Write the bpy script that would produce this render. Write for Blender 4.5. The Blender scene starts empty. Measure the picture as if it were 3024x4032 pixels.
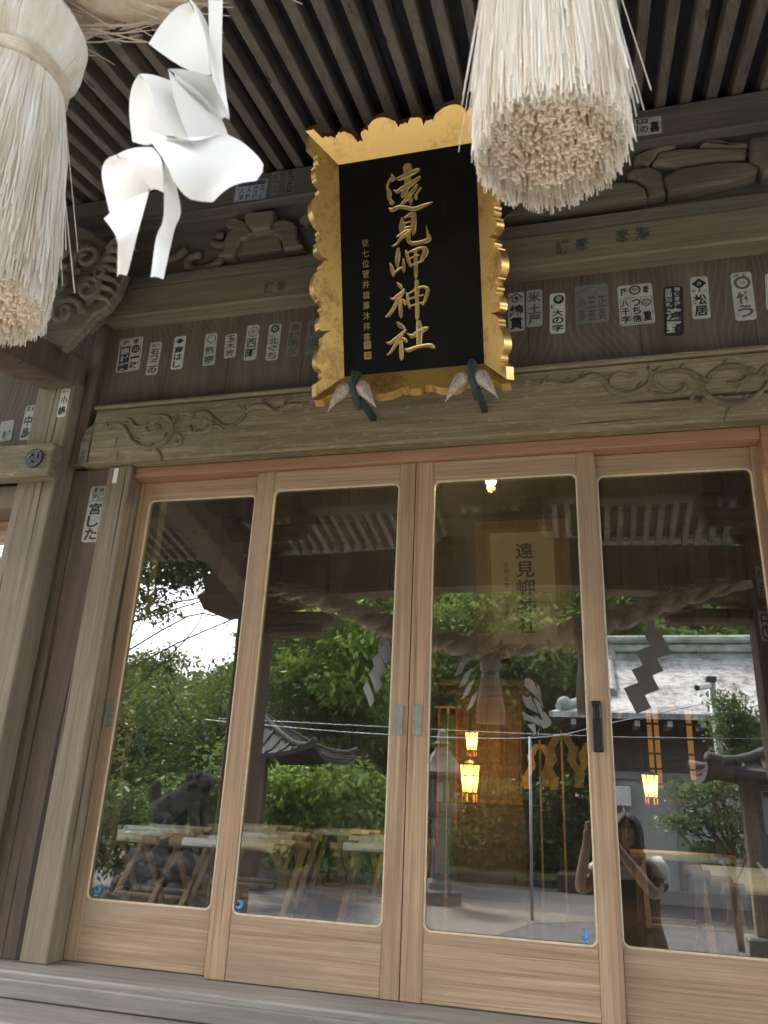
import bpy, bmesh, math, random
import numpy as np
from mathutils import Vector, Matrix
R = math.radians
sc = bpy.context.scene
col = sc.collection

# ------------------------------------------------------------------ camera
CAM = Vector((0.0, -2.6, 1.45))
_y, _p, _r = R(15.3021877), R(20.212786), R(-2.6943896)
_M = Matrix.Rotation(_y, 3, 'Z') @ Matrix.Rotation(_p, 3, 'X') @ Matrix.Rotation(_r, 3, 'Y')
_rx, _fw, _up = _M.col[0], _M.col[1], _M.col[2]
cam_d = bpy.data.cameras.new('camera')
cam = bpy.data.objects.new('camera', cam_d)
col.objects.link(cam)
_m4 = Matrix((_rx, _up, -_fw)).transposed().to_4x4()
_m4.translation = CAM
cam.matrix_world = _m4
cam_d.sensor_fit = 'VERTICAL'
cam_d.sensor_height = 36.0
cam_d.sensor_width = 27.0
cam_d.lens = 36.0 * 3028 / 4032
cam_d.clip_start = 0.02
cam_d.clip_end = 400
cam_d.dof.use_dof = True
cam_d.dof.focus_distance = 3.2
cam_d.dof.aperture_fstop = 15.0
sc.camera = cam

# ------------------------------------------------------------------ world, sun, exposure
SUN_DIR = Vector((-0.45, -0.55, 0.95)).normalized()      # towards the sun
w = bpy.data.worlds.new('World'); sc.world = w; w.use_nodes = True
nt = w.node_tree; nt.nodes.clear()
wo = nt.nodes.new('ShaderNodeOutputWorld'); bg = nt.nodes.new('ShaderNodeBackground')
sky = nt.nodes.new('ShaderNodeTexSky'); sky.sky_type = 'NISHITA'; sky.sun_disc = False
sky.sun_elevation = math.asin(SUN_DIR.z)
sky.sun_rotation = math.atan2(SUN_DIR.x, SUN_DIR.y)
sky.air_density = 1.0; sky.dust_density = 3.0; sky.ozone_density = 1.0
bg.inputs['Strength'].default_value = 0.15
hs = nt.nodes.new('ShaderNodeHueSaturation'); hs.inputs['Saturation'].default_value = .35     # thin cloud: a whiter sky
nt.links.new(sky.outputs[0], hs.inputs['Color']); nt.links.new(hs.outputs[0], bg.inputs[0]); nt.links.new(bg.outputs[0], wo.inputs[0])
sun_d = bpy.data.lights.new('sun', 'SUN'); sun_d.energy = 1.6; sun_d.angle = R(10); sun_d.color = (1, .93, .82)
sun = bpy.data.objects.new('sun', sun_d); col.objects.link(sun)
sun.rotation_euler = SUN_DIR.to_track_quat('Z', 'Y').to_euler()
sc.view_settings.view_transform = 'Standard'; sc.view_settings.look = 'None'
sc.view_settings.exposure = 3.12; sc.view_settings.gamma = 1.0
sc.render.engine = 'CYCLES'
sc.cycles.use_denoising = True
sc.cycles.max_bounces = 10; sc.cycles.diffuse_bounces = 5; sc.cycles.glossy_bounces = 4
sc.cycles.transmission_bounces = 6; sc.cycles.transparent_max_bounces = 24
sc.cycles.caustics_reflective = False; sc.cycles.caustics_refractive = False
sc.cycles.sample_clamp_indirect = 6.0

# ------------------------------------------------------------------ mesh helpers
class MB:
    """collects shapes, then links them as ONE mesh object"""
    def __init__(s): s.v = []; s.f = []; s.m = []
    def add(s, verts, faces, mi=0):
        o = len(s.v); s.v += [tuple(p) for p in verts]
        s.f += [tuple(i + o for i in f) for f in faces]; s.m += [mi] * len(faces); return s
    def box(s, x0, x1, y0, y1, z0, z1, ch=0.0, mi=0, M=None):
        c = ((x0+x1)/2, (y0+y1)/2, (z0+z1)/2); h = ((x1-x0)/2, (y1-y0)/2, (z1-z0)/2)
        ch = min(ch, min(h) * .9)
        if ch <= 0:
            vs = [(c[0]+sx*h[0], c[1]+sy*h[1], c[2]+sz*h[2]) for sx in (-1,1) for sy in (-1,1) for sz in (-1,1)]
            fs = [(0,1,3,2),(4,6,7,5),(0,4,5,1),(2,3,7,6),(0,2,6,4),(1,5,7,3)]
        else:
            vs = []; idx = {}
            for sx in (-1,1):
                for sy in (-1,1):
                    for sz in (-1,1):
                        for a in range(3):
                            q = [h[0]-ch, h[1]-ch, h[2]-ch]; q[a] = h[a]
                            idx[(sx,sy,sz,a)] = len(vs)
                            vs.append((c[0]+sx*q[0], c[1]+sy*q[1], c[2]+sz*q[2]))
            fs = []
            for a in range(3):
                b, d = (a+1) % 3, (a+2) % 3
                for sg in (-1, 1):
                    lp = []
                    for (sb, sd) in ((-1,-1),(1,-1),(1,1),(-1,1)):
                        k = [0,0,0]; k[a] = sg; k[b] = sb; k[d] = sd; lp.append(idx[(*k, a)])
                    fs.append(tuple(lp if sg > 0 else lp[::-1]))
                for sb in (-1,1):
                    for sd in (-1,1):
                        k0 = [0,0,0]; k1 = [0,0,0]
                        k0[a] = -1; k1[a] = 1
                        for k in (k0, k1): k[b] = sb; k[d] = sd
                        q = (idx[(*k0,b)], idx[(*k1,b)], idx[(*k1,d)], idx[(*k0,d)])
                        fs.append(q if sb*sd > 0 else q[::-1])
            for sx in (-1,1):
                for sy in (-1,1):
                    for sz in (-1,1):
                        q = tuple(idx[(sx,sy,sz,a)] for a in range(3))
                        fs.append(q if sx*sy*sz > 0 else q[::-1])
        if M is not None: vs = [tuple(M @ Vector(p)) for p in vs]
        return s.add(vs, fs, mi)
    def tube(s, pts, rad, n=8, mi=0, cap=True, closed=False):
        pts = [Vector(p) for p in pts]; N = len(pts)
        if not isinstance(rad, (list, tuple)): rad = [rad] * N
        vs = []; up = None
        for i, p in enumerate(pts):
            if closed: t = pts[(i+1) % N] - pts[i-1]
            else: t = pts[min(i+1, N-1)] - pts[max(i-1, 0)]
            if t.length < 1e-9: t = Vector((0, 0, 1))
            t.normalize()
            if up is None:
                up = Vector((0,0,1)) if abs(t.z) < .9 else Vector((1,0,0))
            a = t.cross(up)
            if a.length < 1e-6: a = t.cross(Vector((0,1,0)))
            a.normalize(); b = a.cross(t); up = b
            for k in range(n):
                th = 2*math.pi*k/n
                vs.append(p + rad[i]*(math.cos(th)*a + math.sin(th)*b))
        fs = []
        for i in range(N if closed else N-1):
            j = (i+1) % N
            for k in range(n):
                k2 = (k+1) % n
                fs.append((i*n+k, i*n+k2, j*n+k2, j*n+k))
        if cap and not closed:
            fs.append(tuple(range(n))[::-1]); fs.append(tuple((N-1)*n+k for k in range(n)))
        return s.add(vs, fs, mi)
    def bar(s, p0, p1, w, h, ch=0.0, mi=0, upv=(0,0,1)):
        """square bar from p0 to p1"""
        p0 = Vector(p0); p1 = Vector(p1); d = p1 - p0; L = d.length; d.normalize()
        u = Vector(upv); a = d.cross(u)
        if a.length < 1e-5: a = d.cross(Vector((0,1,0)))
        a.normalize(); b = a.cross(d)
        M = Matrix((a, d, b)).transposed().to_4x4(); M.translation = p0
        return s.box(-w/2, w/2, 0, L, -h/2, h/2, ch, mi, M)
    def prism(s, poly, y0, y1, mi=0, ch=0.0):
        """polygon in (x,z), from front y0 to back y1, front edge chamfered"""
        n = len(poly); A = sum(poly[i][0]*poly[(i+1)%n][1]-poly[(i+1)%n][0]*poly[i][1] for i in range(n))
        if A < 0: poly = poly[::-1]
        rings = []
        if ch > 0:
            c = (sum(p[0] for p in poly)/n, sum(p[1] for p in poly)/n)
            ins = []
            for i in range(n):
                p0, p, p1 = (Vector(poly[i-1]), Vector(poly[i]), Vector(poly[(i+1) % n]))
                e0 = (p-p0).normalized(); e1 = (p1-p).normalized()
                nn = Vector((-(e0.y+e1.y), e0.x+e1.x))
                if nn.length < 1e-6: nn = Vector((-e0.y, e0.x))
                nn.normalize(); ins.append(p + nn*ch)
            rings = [[(q[0], y0, q[1]) for q in ins], [(p[0], y0+ch*.8, p[1]) for p in poly]]
        else:
            rings = [[(p[0], y0, p[1]) for p in poly]]
        rings.append([(p[0], y1, p[1]) for p in poly])
        vs = [q for r in rings for q in r]; fs = [tuple(range(n))]
        for k in range(len(rings)-1):
            for i in range(n):
                j = (i+1) % n
                fs.append((k*n+j, k*n+i, (k+1)*n+i, (k+1)*n+j))
        fs.append(tuple((len(rings)-1)*n + i for i in range(n))[::-1])
        return s.add(vs, fs, mi)
    def lathe(s, prof, cx, cy, n=24, mi=0, cz=0.0):
        vs = []; fs = []; m = len(prof)
        for r, z in prof:
            for k in range(n):
                a = 2*math.pi*k/n; vs.append((cx+r*math.cos(a), cy+r*math.sin(a), cz+z))
        for i in range(m-1):
            for k in range(n):
                k2 = (k+1) % n; fs.append((i*n+k, i*n+k2, (i+1)*n+k2, (i+1)*n+k))
        fs.append(tuple(range(n))[::-1]); fs.append(tuple((m-1)*n+k for k in range(n)))
        return s.add(vs, fs, mi)
    def ball(s, c, r, n=12, m=8, mi=0, sq=(1,1,1)):
        prof = [(math.sin(math.pi*i/m), -math.cos(math.pi*i/m)) for i in range(m+1)]
        vs = []; fs = []
        for a, z in prof:
            for k in range(n):
                t = 2*math.pi*k/n
                vs.append((c[0]+r*sq[0]*a*math.cos(t), c[1]+r*sq[1]*a*math.sin(t), c[2]+r*sq[2]*z))
        for i in range(m):
            for k in range(n):
                k2 = (k+1) % n; fs.append((i*n+k, i*n+k2, (i+1)*n+k2, (i+1)*n+k))
        return s.add(vs, fs, mi)
    def build(s, name, mat, parent=None, smooth=False, sub=0, solid=0.0, bevel=0.0):
        me = bpy.data.meshes.new(name)
        off = parent_loc(parent)
        me.from_pydata([(x-off[0], y-off[1], z-off[2]) for x, y, z in s.v], [], s.f)
        for m in (mat if isinstance(mat, (list, tuple)) else [mat]): me.materials.append(m)
        if any(s.m): me.polygons.foreach_set('material_index', s.m)
        if smooth: me.polygons.foreach_set('use_smooth', [True]*len(me.polygons))
        me.update()
        o = bpy.data.objects.new(name, me); col.objects.link(o)
        if parent is not None: o.parent = parent
        if solid:
            q = o.modifiers.new('solid', 'SOLIDIFY'); q.thickness = solid; q.offset = 0
        if bevel:
            q = o.modifiers.new('bevel', 'BEVEL'); q.width = bevel; q.segments = 2; q.limit_method = 'ANGLE'
        if sub:
            q = o.modifiers.new('sub', 'SUBSURF'); q.levels = sub; q.render_levels = sub
        return o
def parent_loc(p):
    v = Vector((0,0,0))
    while p is not None: v += p.location; p = p.parent
    return v
def thing(name, label, cat, loc=(0,0,0), group=None):
    o = bpy.data.objects.new(name, None); col.objects.link(o); o.location = loc
    o.empty_display_size = .1
    return tag(o, label, cat, group)
def tag(o, label=None, cat=None, group=None, kind=None):
    if label: o['label'] = label
    if cat: o['category'] = cat
    if group: o['group'] = group
    if kind: o['kind'] = kind
    return o
def copy_thing(root, loc, label=None, rz=None):
    r = root.copy(); col.objects.link(r); r.location = loc
    if label: r['label'] = label
    if rz is not None: r.rotation_euler = (0, 0, rz)
    for ch in list(root.children):
        c = ch.copy(); col.objects.link(c); c.parent = r
        for g in list(ch.children):
            d = g.copy(); col.objects.link(d); d.parent = c
    return r
def smooth_path(pts, k=6):
    """Catmull-Rom through the points"""
    P = [np.array(p, float) for p in pts]; out = []
    for i in range(len(P)-1):
        p0 = P[max(i-1, 0)]; p1 = P[i]; p2 = P[i+1]; p3 = P[min(i+2, len(P)-1)]
        for j in range(k):
            t = j/k
            out.append(.5*((2*p1)+(-p0+p2)*t+(2*p0-5*p1+4*p2-p3)*t*t+(-p0+3*p1-3*p2+p3)*t**3))
    out.append(P[-1]); return out

# ------------------------------------------------------------------ materials
class NB:
    def __init__(s, name):
        s.mat = bpy.data.materials.new(name); s.mat.use_nodes = True
        s.t = s.mat.node_tree; s.t.nodes.clear(); s.out = s.n('ShaderNodeOutputMaterial')
    def n(s, ty, **kw):
        q = s.t.nodes.new(ty)
        for k, v in kw.items(): setattr(q, k, v)
        return q
    def l(s, a, b): s.t.links.new(a, b)
    def val(s, node, key, v):
        if hasattr(v, 'is_output') or isinstance(v, bpy.types.NodeSocket): s.l(v, node.inputs[key])
        else: node.inputs[key].default_value = v
    def coords(s, scale, rand=True):
        tc = s.n('ShaderNodeTexCoord'); v = tc.outputs['Object']
        if rand:
            oi = s.n('ShaderNodeObjectInfo')
            m = s.n('ShaderNodeVectorMath', operation='SCALE'); m.inputs[0].default_value = (7.3, 5.1, 9.7)
            s.l(oi.outputs['Random'], m.inputs['Scale'])
            a = s.n('ShaderNodeVectorMath', operation='ADD'); s.l(v, a.inputs[0]); s.l(m.outputs[0], a.inputs[1]); v = a.outputs[0]
        q = s.n('ShaderNodeVectorMath', operation='MULTIPLY'); s.l(v, q.inputs[0]); q.inputs[1].default_value = scale
        return q.outputs[0]
    def noise(s, vec, scale=1, detail=4, rough=.55, dist=0.0):
        q = s.n('ShaderNodeTexNoise'); s.l(vec, q.inputs['Vector'])
        q.inputs['Scale'].default_value = scale; q.inputs['Detail'].default_value = detail
        q.inputs['Roughness'].default_value = rough; q.inputs['Distortion'].default_value = dist
        return q.outputs['Fac']
    def ramp(s, fac, stops):
        q = s.n('ShaderNodeValToRGB'); s.l(fac, q.inputs[0]); e = q.color_ramp.elements
        while len(e) > 1: e.remove(e[0])
        for i, (p, c) in enumerate(stops):
            el = e[0] if i == 0 else e.new(p)
            el.position = p; el.color = (*c, 1) if len(c) == 3 else c
        return q.outputs[0]
    def math(s, op, a, b=0.0, clamp=False):
        q = s.n('ShaderNodeMath', operation=op); q.use_clamp = clamp
        s.val(q, 0, a); s.val(q, 1, b); return q.outputs[0]
    def mix(s, f, a, b, mode='MIX'):
        q = s.n('ShaderNodeMix', data_type='RGBA', blend_type=mode)
        for k, v in ((0, f), (6, a), (7, b)):
            if isinstance(v, bpy.types.NodeSocket): s.l(v, q.inputs[k])
            else: q.inputs[k].default_value = (*v, 1) if isinstance(v, (tuple, list)) and len(v) == 3 else v
        return q.outputs[2]
    def bump(s, h, strength=.3, dist=.002):
        q = s.n('ShaderNodeBump'); s.l(h, q.inputs['Height']); q.inputs['Strength'].default_value = strength
        q.inputs['Distance'].default_value = dist; return q.outputs[0]
    def bsdf(s, color, rough=.7, metal=0.0, normal=None, spec=.5, **kw):
        q = s.n('ShaderNodeBsdfPrincipled')
        s.val(q, 'Base Color', (*color, 1) if isinstance(color, (tuple, list)) else color)
        s.val(q, 'Roughness', rough); s.val(q, 'Metallic', metal); q.inputs['Specular IOR Level'].default_value = spec
        if normal is not None: s.l(normal, q.inputs['Normal'])
        for k, v in kw.items(): s.val(q, k, v)
        return q.outputs[0]
    def done(s, sh): s.l(sh, s.out.inputs['Surface']); return s.mat

def wood(name, axis, dark, mid, light, across=22, fine=150, blotch=None, bl_amt=.6, bl_scale=2.0, crack=.0,
         rough=.78, bump=.5, figure=0.0, figscale=9.0, var=.12, speck=None, figmix=None):
    b = NB(name)
    def sv(al, ac): return tuple(al if i == axis else ac for i in range(3))
    n1 = b.noise(b.coords(sv(.9, across)), 1, 5, .6, 1.4)
    n2 = b.noise(b.coords(sv(3.5, fine)), 1, 3, .6)
    f = b.math('ADD', b.math('MULTIPLY', n1, .62), b.math('MULTIPLY', n2, .38))
    if figure:
        wv = b.n('ShaderNodeTexWave', wave_type='BANDS', bands_direction='X')
        b.l(b.coords(sv(.28, 1.0)), wv.inputs['Vector'])
        wv.inputs['Scale'].default_value = figscale; wv.inputs['Distortion'].default_value = 16.0
        wv.inputs['Detail'].default_value = 2.0; wv.inputs['Detail Scale'].default_value = .10; wv.inputs['Detail Roughness'].default_value = .35
        f = b.math('ADD', b.math('MULTIPLY', f, 1-figure), b.math('MULTIPLY', wv.outputs['Fac'], figure))
    c = b.ramp(f, [(.30, dark), (.5, mid), (.70, light)])
    if blotch:
        n3 = b.noise(b.coords(sv(bl_scale*.45, bl_scale*1.6)), 1, 6, .65, .3)
        m = b.ramp(n3, [(.46, (0,0,0)), (.62, (1,1,1))])
        c = b.mix(b.math('MULTIPLY', m, bl_amt), c, blotch)
    if speck:
        n5 = b.noise(b.coords(sv(18, 60)), 1, 5, .7)
        m = b.ramp(n5, [(.55, (0,0,0)), (.68, (1,1,1))])
        c = b.mix(b.math('MULTIPLY', m, .55), c, speck)
    h = f
    if crack:
        n4 = b.noise(b.coords(sv(.5, 30)), 1, 3, .5, .4)
        m = b.ramp(n4, [(.27+crack*.05, (1,1,1)), (.30+crack*.05, (0,0,0))])
        c = b.mix(b.math('MULTIPLY', m, .8), c, tuple(x*.25 for x in dark))
        h = b.math('SUBTRACT', h, b.math('MULTIPLY', m, 1.2))
    oi = b.n('ShaderNodeObjectInfo')
    hsv = b.n('ShaderNodeHueSaturation'); b.l(c, hsv.inputs['Color'])
    b.l(b.math('ADD', b.math('MULTIPLY', oi.outputs['Random'], 2*var), 1-var), hsv.inputs['Value'])
    return b.done(b.bsdf(hsv.outputs[0], rough, normal=b.bump(h, bump, .003), spec=.35))

def plain(name, color, rough=.6, metal=0.0, var=0.15, scale=40, bump=.1, spec=.5):
    b = NB(name)
    n = b.noise(b.coords((1,1,1)), scale, 5, .6)
    c = b.ramp(n, [(.3, tuple(x*(1-var) for x in color)), (.7, tuple(min(1, x*(1+var)) for x in color))])
    return b.done(b.bsdf(c, rough, metal, b.bump(n, bump, .002), spec))
def emit(name, color, strength, body=(.8,.5,.2)):
    b = NB(name)
    return b.done(b.bsdf(body, .5, **{'Emission Color': (*color, 1), 'Emission Strength': strength}))
def leafmat(name, c0, c1, scale=.9, trans=.35):
    b = NB(name)
    n = b.noise(b.coords((1,1,1)), scale, 2, .5)
    n2 = b.noise(b.coords((1,1,1), False), 14, 1, .5)
    c = b.ramp(b.math('ADD', b.math('MULTIPLY', n, .55), b.math('MULTIPLY', n2, .45)), [(.36, c0), (.62, c1)])
    d = b.n('ShaderNodeBsdfDiffuse'); b.l(c, d.inputs['Color'])
    t = b.n('ShaderNodeBsdfTranslucent'); b.l(b.mix(.35, c, (.25,.34,.04)), t.inputs['Color'])
    g = b.n('ShaderNodeBsdfGlossy'); g.inputs['Roughness'].default_value = .35; g.inputs['Color'].default_value = (1,1,1,1)
    m = b.n('ShaderNodeMixShader'); m.inputs[0].default_value = trans; b.l(d.outputs[0], m.inputs[1]); b.l(t.outputs[0], m.inputs[2])
    m2 = b.n('ShaderNodeMixShader'); m2.inputs[0].default_value = .018; b.l(m.outputs[0], m2.inputs[1]); b.l(g.outputs[0], m2.inputs[2])
    return b.done(m2.outputs[0])

# facade woods
W_kouryou = wood('carved_beam_wood', 0, (.105,.08,.044), (.235,.188,.107), (.40,.33,.21), 22, 190, (.135,.135,.08), .5, 2.6, .4, speck=(.44,.40,.30), bump=.9)
W_beam = wood('upper_beam_wood', 0, (.115,.09,.058), (.20,.163,.112), (.31,.262,.185), 24, 160, (.12,.115,.085), .5, 1.6, .3)
def boardmat():
    b = NB('brown_board_wood')
    n1 = b.noise(b.coords((5, 5, .7)), 1, 5, .6, .8); n2 = b.noise(b.coords((70, 70, 2.2)), 1, 3, .55); n3 = b.noise(b.coords((2.2, 2.2, 1.1)), 1, 5, .65)
    c = b.ramp(b.math('ADD', b.math('MULTIPLY', n1, .7), b.math('MULTIPLY', n2, .3)), [(.3, (.082,.062,.045)), (.52, (.138,.107,.08)), (.72, (.19,.153,.12))])
    wv = b.n('ShaderNodeTexWave', wave_type='BANDS', bands_direction='X')
    b.l(b.coords((1.0, 1.0, .75)), wv.inputs['Vector']); wv.inputs['Scale'].default_value = 13; wv.inputs['Distortion'].default_value = 42
    wv.inputs['Detail'].default_value = 1.5; wv.inputs['Detail Scale'].default_value = .22; wv.inputs['Detail Roughness'].default_value = .4
    ln = b.ramp(wv.outputs['Fac'], [(.72, (0,0,0)), (.97, (1,1,1))])
    m = b.ramp(n3, [(.40, (0,0,0)), (.60, (1,1,1))])
    c = b.mix(b.math('MULTIPLY', b.math('MULTIPLY', ln, m), .34), c, (.26,.205,.16))
    c = b.mix(b.math('MULTIPLY', b.ramp(n3, [(.5, (0,0,0)), (.72, (1,1,1))]), .35), c, (.075,.057,.046))
    return b.done(b.bsdf(c, .75, normal=b.bump(b.math('ADD', n2, ln), .12, .002), spec=.3))
W_board = boardmat()
W_top = wood('top_beam_wood', 0, (.085,.075,.06), (.13,.117,.096), (.19,.172,.143), 18, 150, (.09,.09,.085), .4, 1.5)
W_carve = wood('carving_wood', 0, (.09,.077,.055), (.165,.14,.10), (.26,.225,.165), 30, 160, (.09,.08,.065), .5, 3.0, bump=.6)
W_vine_shade = wood('vine_shade_wood', 0, (.085,.07,.042), (.18,.148,.09), (.29,.245,.165), 30, 160, bump=.6)  # beam wood darkened, so the shading of the carved vines is in its colour
W_post = wood('old_post_wood', 2, (.135,.105,.071), (.22,.176,.122), (.32,.27,.2), 20, 170, (.16,.133,.096), .6, 2.4, 1.5, bump=.9)
W_post_b = wood('brown_post_wood', 2, (.105,.073,.05), (.168,.121,.086), (.235,.178,.13), 18, 160, (.08,.057,.045), .75, 1.3, 1.0, bump=.7)
W_jamb = wood('dark_jamb_wood', 2, (.075,.06,.045), (.12,.098,.072), (.18,.15,.115), 20, 150, (.085,.08,.055), .5, 2.5, .2)
W_stile = wood('door_stile_wood', 2, (.20,.118,.068), (.385,.252,.152), (.55,.40,.27), 48, 260, (.27,.185,.125), .7, 2.2, .25, bump=.5, var=.06, rough=.6)
W_rail = wood('door_rail_wood', 0, (.20,.122,.075), (.385,.258,.162), (.56,.415,.29), 62, 320, (.29,.21,.15), .75, 2.6, .2, bump=.6, var=.06, rough=.6)
W_kamoi = wood('lintel_wood', 0, (.24,.115,.065), (.36,.19,.115), (.46,.27,.175), 22, 180, (.30,.15,.085), .5, 1.5, bump=.3, var=.05, rough=.6)
W_sill = wood('sill_wood', 0, (.16,.145,.125), (.27,.245,.215), (.38,.35,.31), 18, 140, (.16,.15,.135), .5, 1.4, .2, rough=.7)
W_rafter = wood('rafter_wood', 1, (.095,.082,.066), (.175,.152,.12), (.27,.24,.195), 24, 150, (.125,.11,.09), .5, 2.5, .3, var=.2)
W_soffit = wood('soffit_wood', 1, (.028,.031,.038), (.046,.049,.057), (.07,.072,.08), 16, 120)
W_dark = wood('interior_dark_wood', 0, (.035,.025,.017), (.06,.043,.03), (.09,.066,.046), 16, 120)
W_int = wood('interior_wood', 2, (.16,.09,.045), (.27,.165,.085), (.36,.24,.135), 20, 140)
W_pole = wood('stool_wood', 2, (.24,.15,.08), (.38,.25,.14), (.50,.36,.22), 30, 150)
M_bead = plain('glazing_bead_putty', (.62,.52,.36), .5)
_b = NB('black_lacquer'); _n = _b.noise(_b.coords((1,1,1)), 7, 6, .7); _s = _b.noise(_b.coords((90, 8, 8)), 1, 2, .5)
_d = _b.math('MULTIPLY', _b.ramp(_n, [(.5, (0,0,0)), (.75, (1,1,1))]), .5)
_sc = _b.ramp(_s, [(.70, (0,0,0)), (.74, (1,1,1))])
M_lacq = _b.done(_b.bsdf(_b.mix(_b.math('MULTIPLY', _sc, .25), _b.mix(_d, (.0055,.0055,.006), (.014,.0135,.012)), (.05,.048,.042)), _b.math('ADD', _b.math('MULTIPLY', _n, .3), .22), spec=.35))
M_metal = plain('brushed_pull_metal', (.42,.43,.40), .38, .9)
M_blackm = plain('black_lock_plastic', (.012,.012,.013), .4)
M_paper = plain('white_paper', (.80,.80,.77), .65, var=.05, bump=.05)
M_canvas = plain('white_canvas', (.90,.91,.89), .8, var=.05, scale=120)
M_ink = plain('black_ink', (.018,.018,.019), .6, var=.3)
M_inkfade = plain('faded_ink', (.055,.058,.055), .7, var=.35)
M_blue = plain('blue_sticker', (.05,.27,.62), .4)

def gold(name, base, dark, metal=.85, rough=.36):
    b = NB(name)
    n = b.noise(b.coords((1,1,1)), 9, 6, .65); n2 = b.noise(b.coords((1,1,1)), 60, 3, .6)
    m = b.ramp(b.math('ADD', b.math('MULTIPLY', n, .7), b.math('MULTIPLY', n2, .3)), [(.36, dark), (.5, base)])
    r = b.math('ADD', b.math('MULTIPLY', n2, .2), rough-.1)
    return b.done(b.bsdf(m, r, metal, b.bump(n2, .12, .001)))
G_leaf = gold('gold_leaf', (.83,.56,.20), (.62,.38,.12))
G_letter = gold('gold_lettering', (.90,.66,.27), (.60,.40,.15), .8, .33)
G_aged = gold('aged_gilt_board', (.66,.42,.13), (.36,.19,.05), .55, .48)
G_wood = gold('worn_gilt_wood', (.36,.17,.05), (.20,.085,.028), .25, .5)

def glassmat():
    b = NB('window_glass')
    ge = b.n('ShaderNodeNewGeometry'); dt = b.n('ShaderNodeVectorMath', operation='DOT_PRODUCT')
    b.l(ge.outputs['Normal'], dt.inputs[0]); b.l(ge.outputs['Incoming'], dt.inputs[1])
    c1 = b.math('SUBTRACT', 1.0, b.math('ABSOLUTE', dt.outputs['Value']))
    fr = b.math('ADD', GLASS_F0, b.math('MULTIPLY', b.math('POWER', c1, 5.0), 1-GLASS_F0), True)
    tr = b.n('ShaderNodeBsdfTransparent'); tr.inputs['Color'].default_value = (.80,.82,.80,1)
    gl = b.n('ShaderNodeBsdfGlossy'); gl.inputs['Roughness'].default_value = 0.0; gl.inputs['Color'].default_value = (1,1,1,1)
    m = b.n('ShaderNodeMixShader'); b.l(fr, m.inputs[0]); b.l(tr.outputs[0], m.inputs[1]); b.l(gl.outputs[0], m.inputs[2])
    df = b.n('ShaderNodeBsdfDiffuse'); tl = b.n('ShaderNodeBsdfTranslucent')          # a film of dust on the panes
    for q in (df, tl): q.inputs['Color'].default_value = (.8,.8,.78,1)
    a = b.n('ShaderNodeAddShader'); b.l(df.outputs[0], a.inputs[0]); b.l(tl.outputs[0], a.inputs[1])
    nz = b.noise(b.coords((1,1,.6)), 3.0, 5, .65)
    m2 = b.n('ShaderNodeMixShader'); b.l(b.math('MULTIPLY', b.math('POWER', nz, 2.0), .032), m2.inputs[0]); b.l(m.outputs[0], m2.inputs[1]); b.l(a.outputs[0], m2.inputs[2])
    return b.done(m2.outputs[0])
GLASS_F0 = .17
M_glass = glassmat()
LAMP_E, LAMP_W, BULB_E, BULB_W = 0.24, 3.2, 12.0, 6.0
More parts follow.
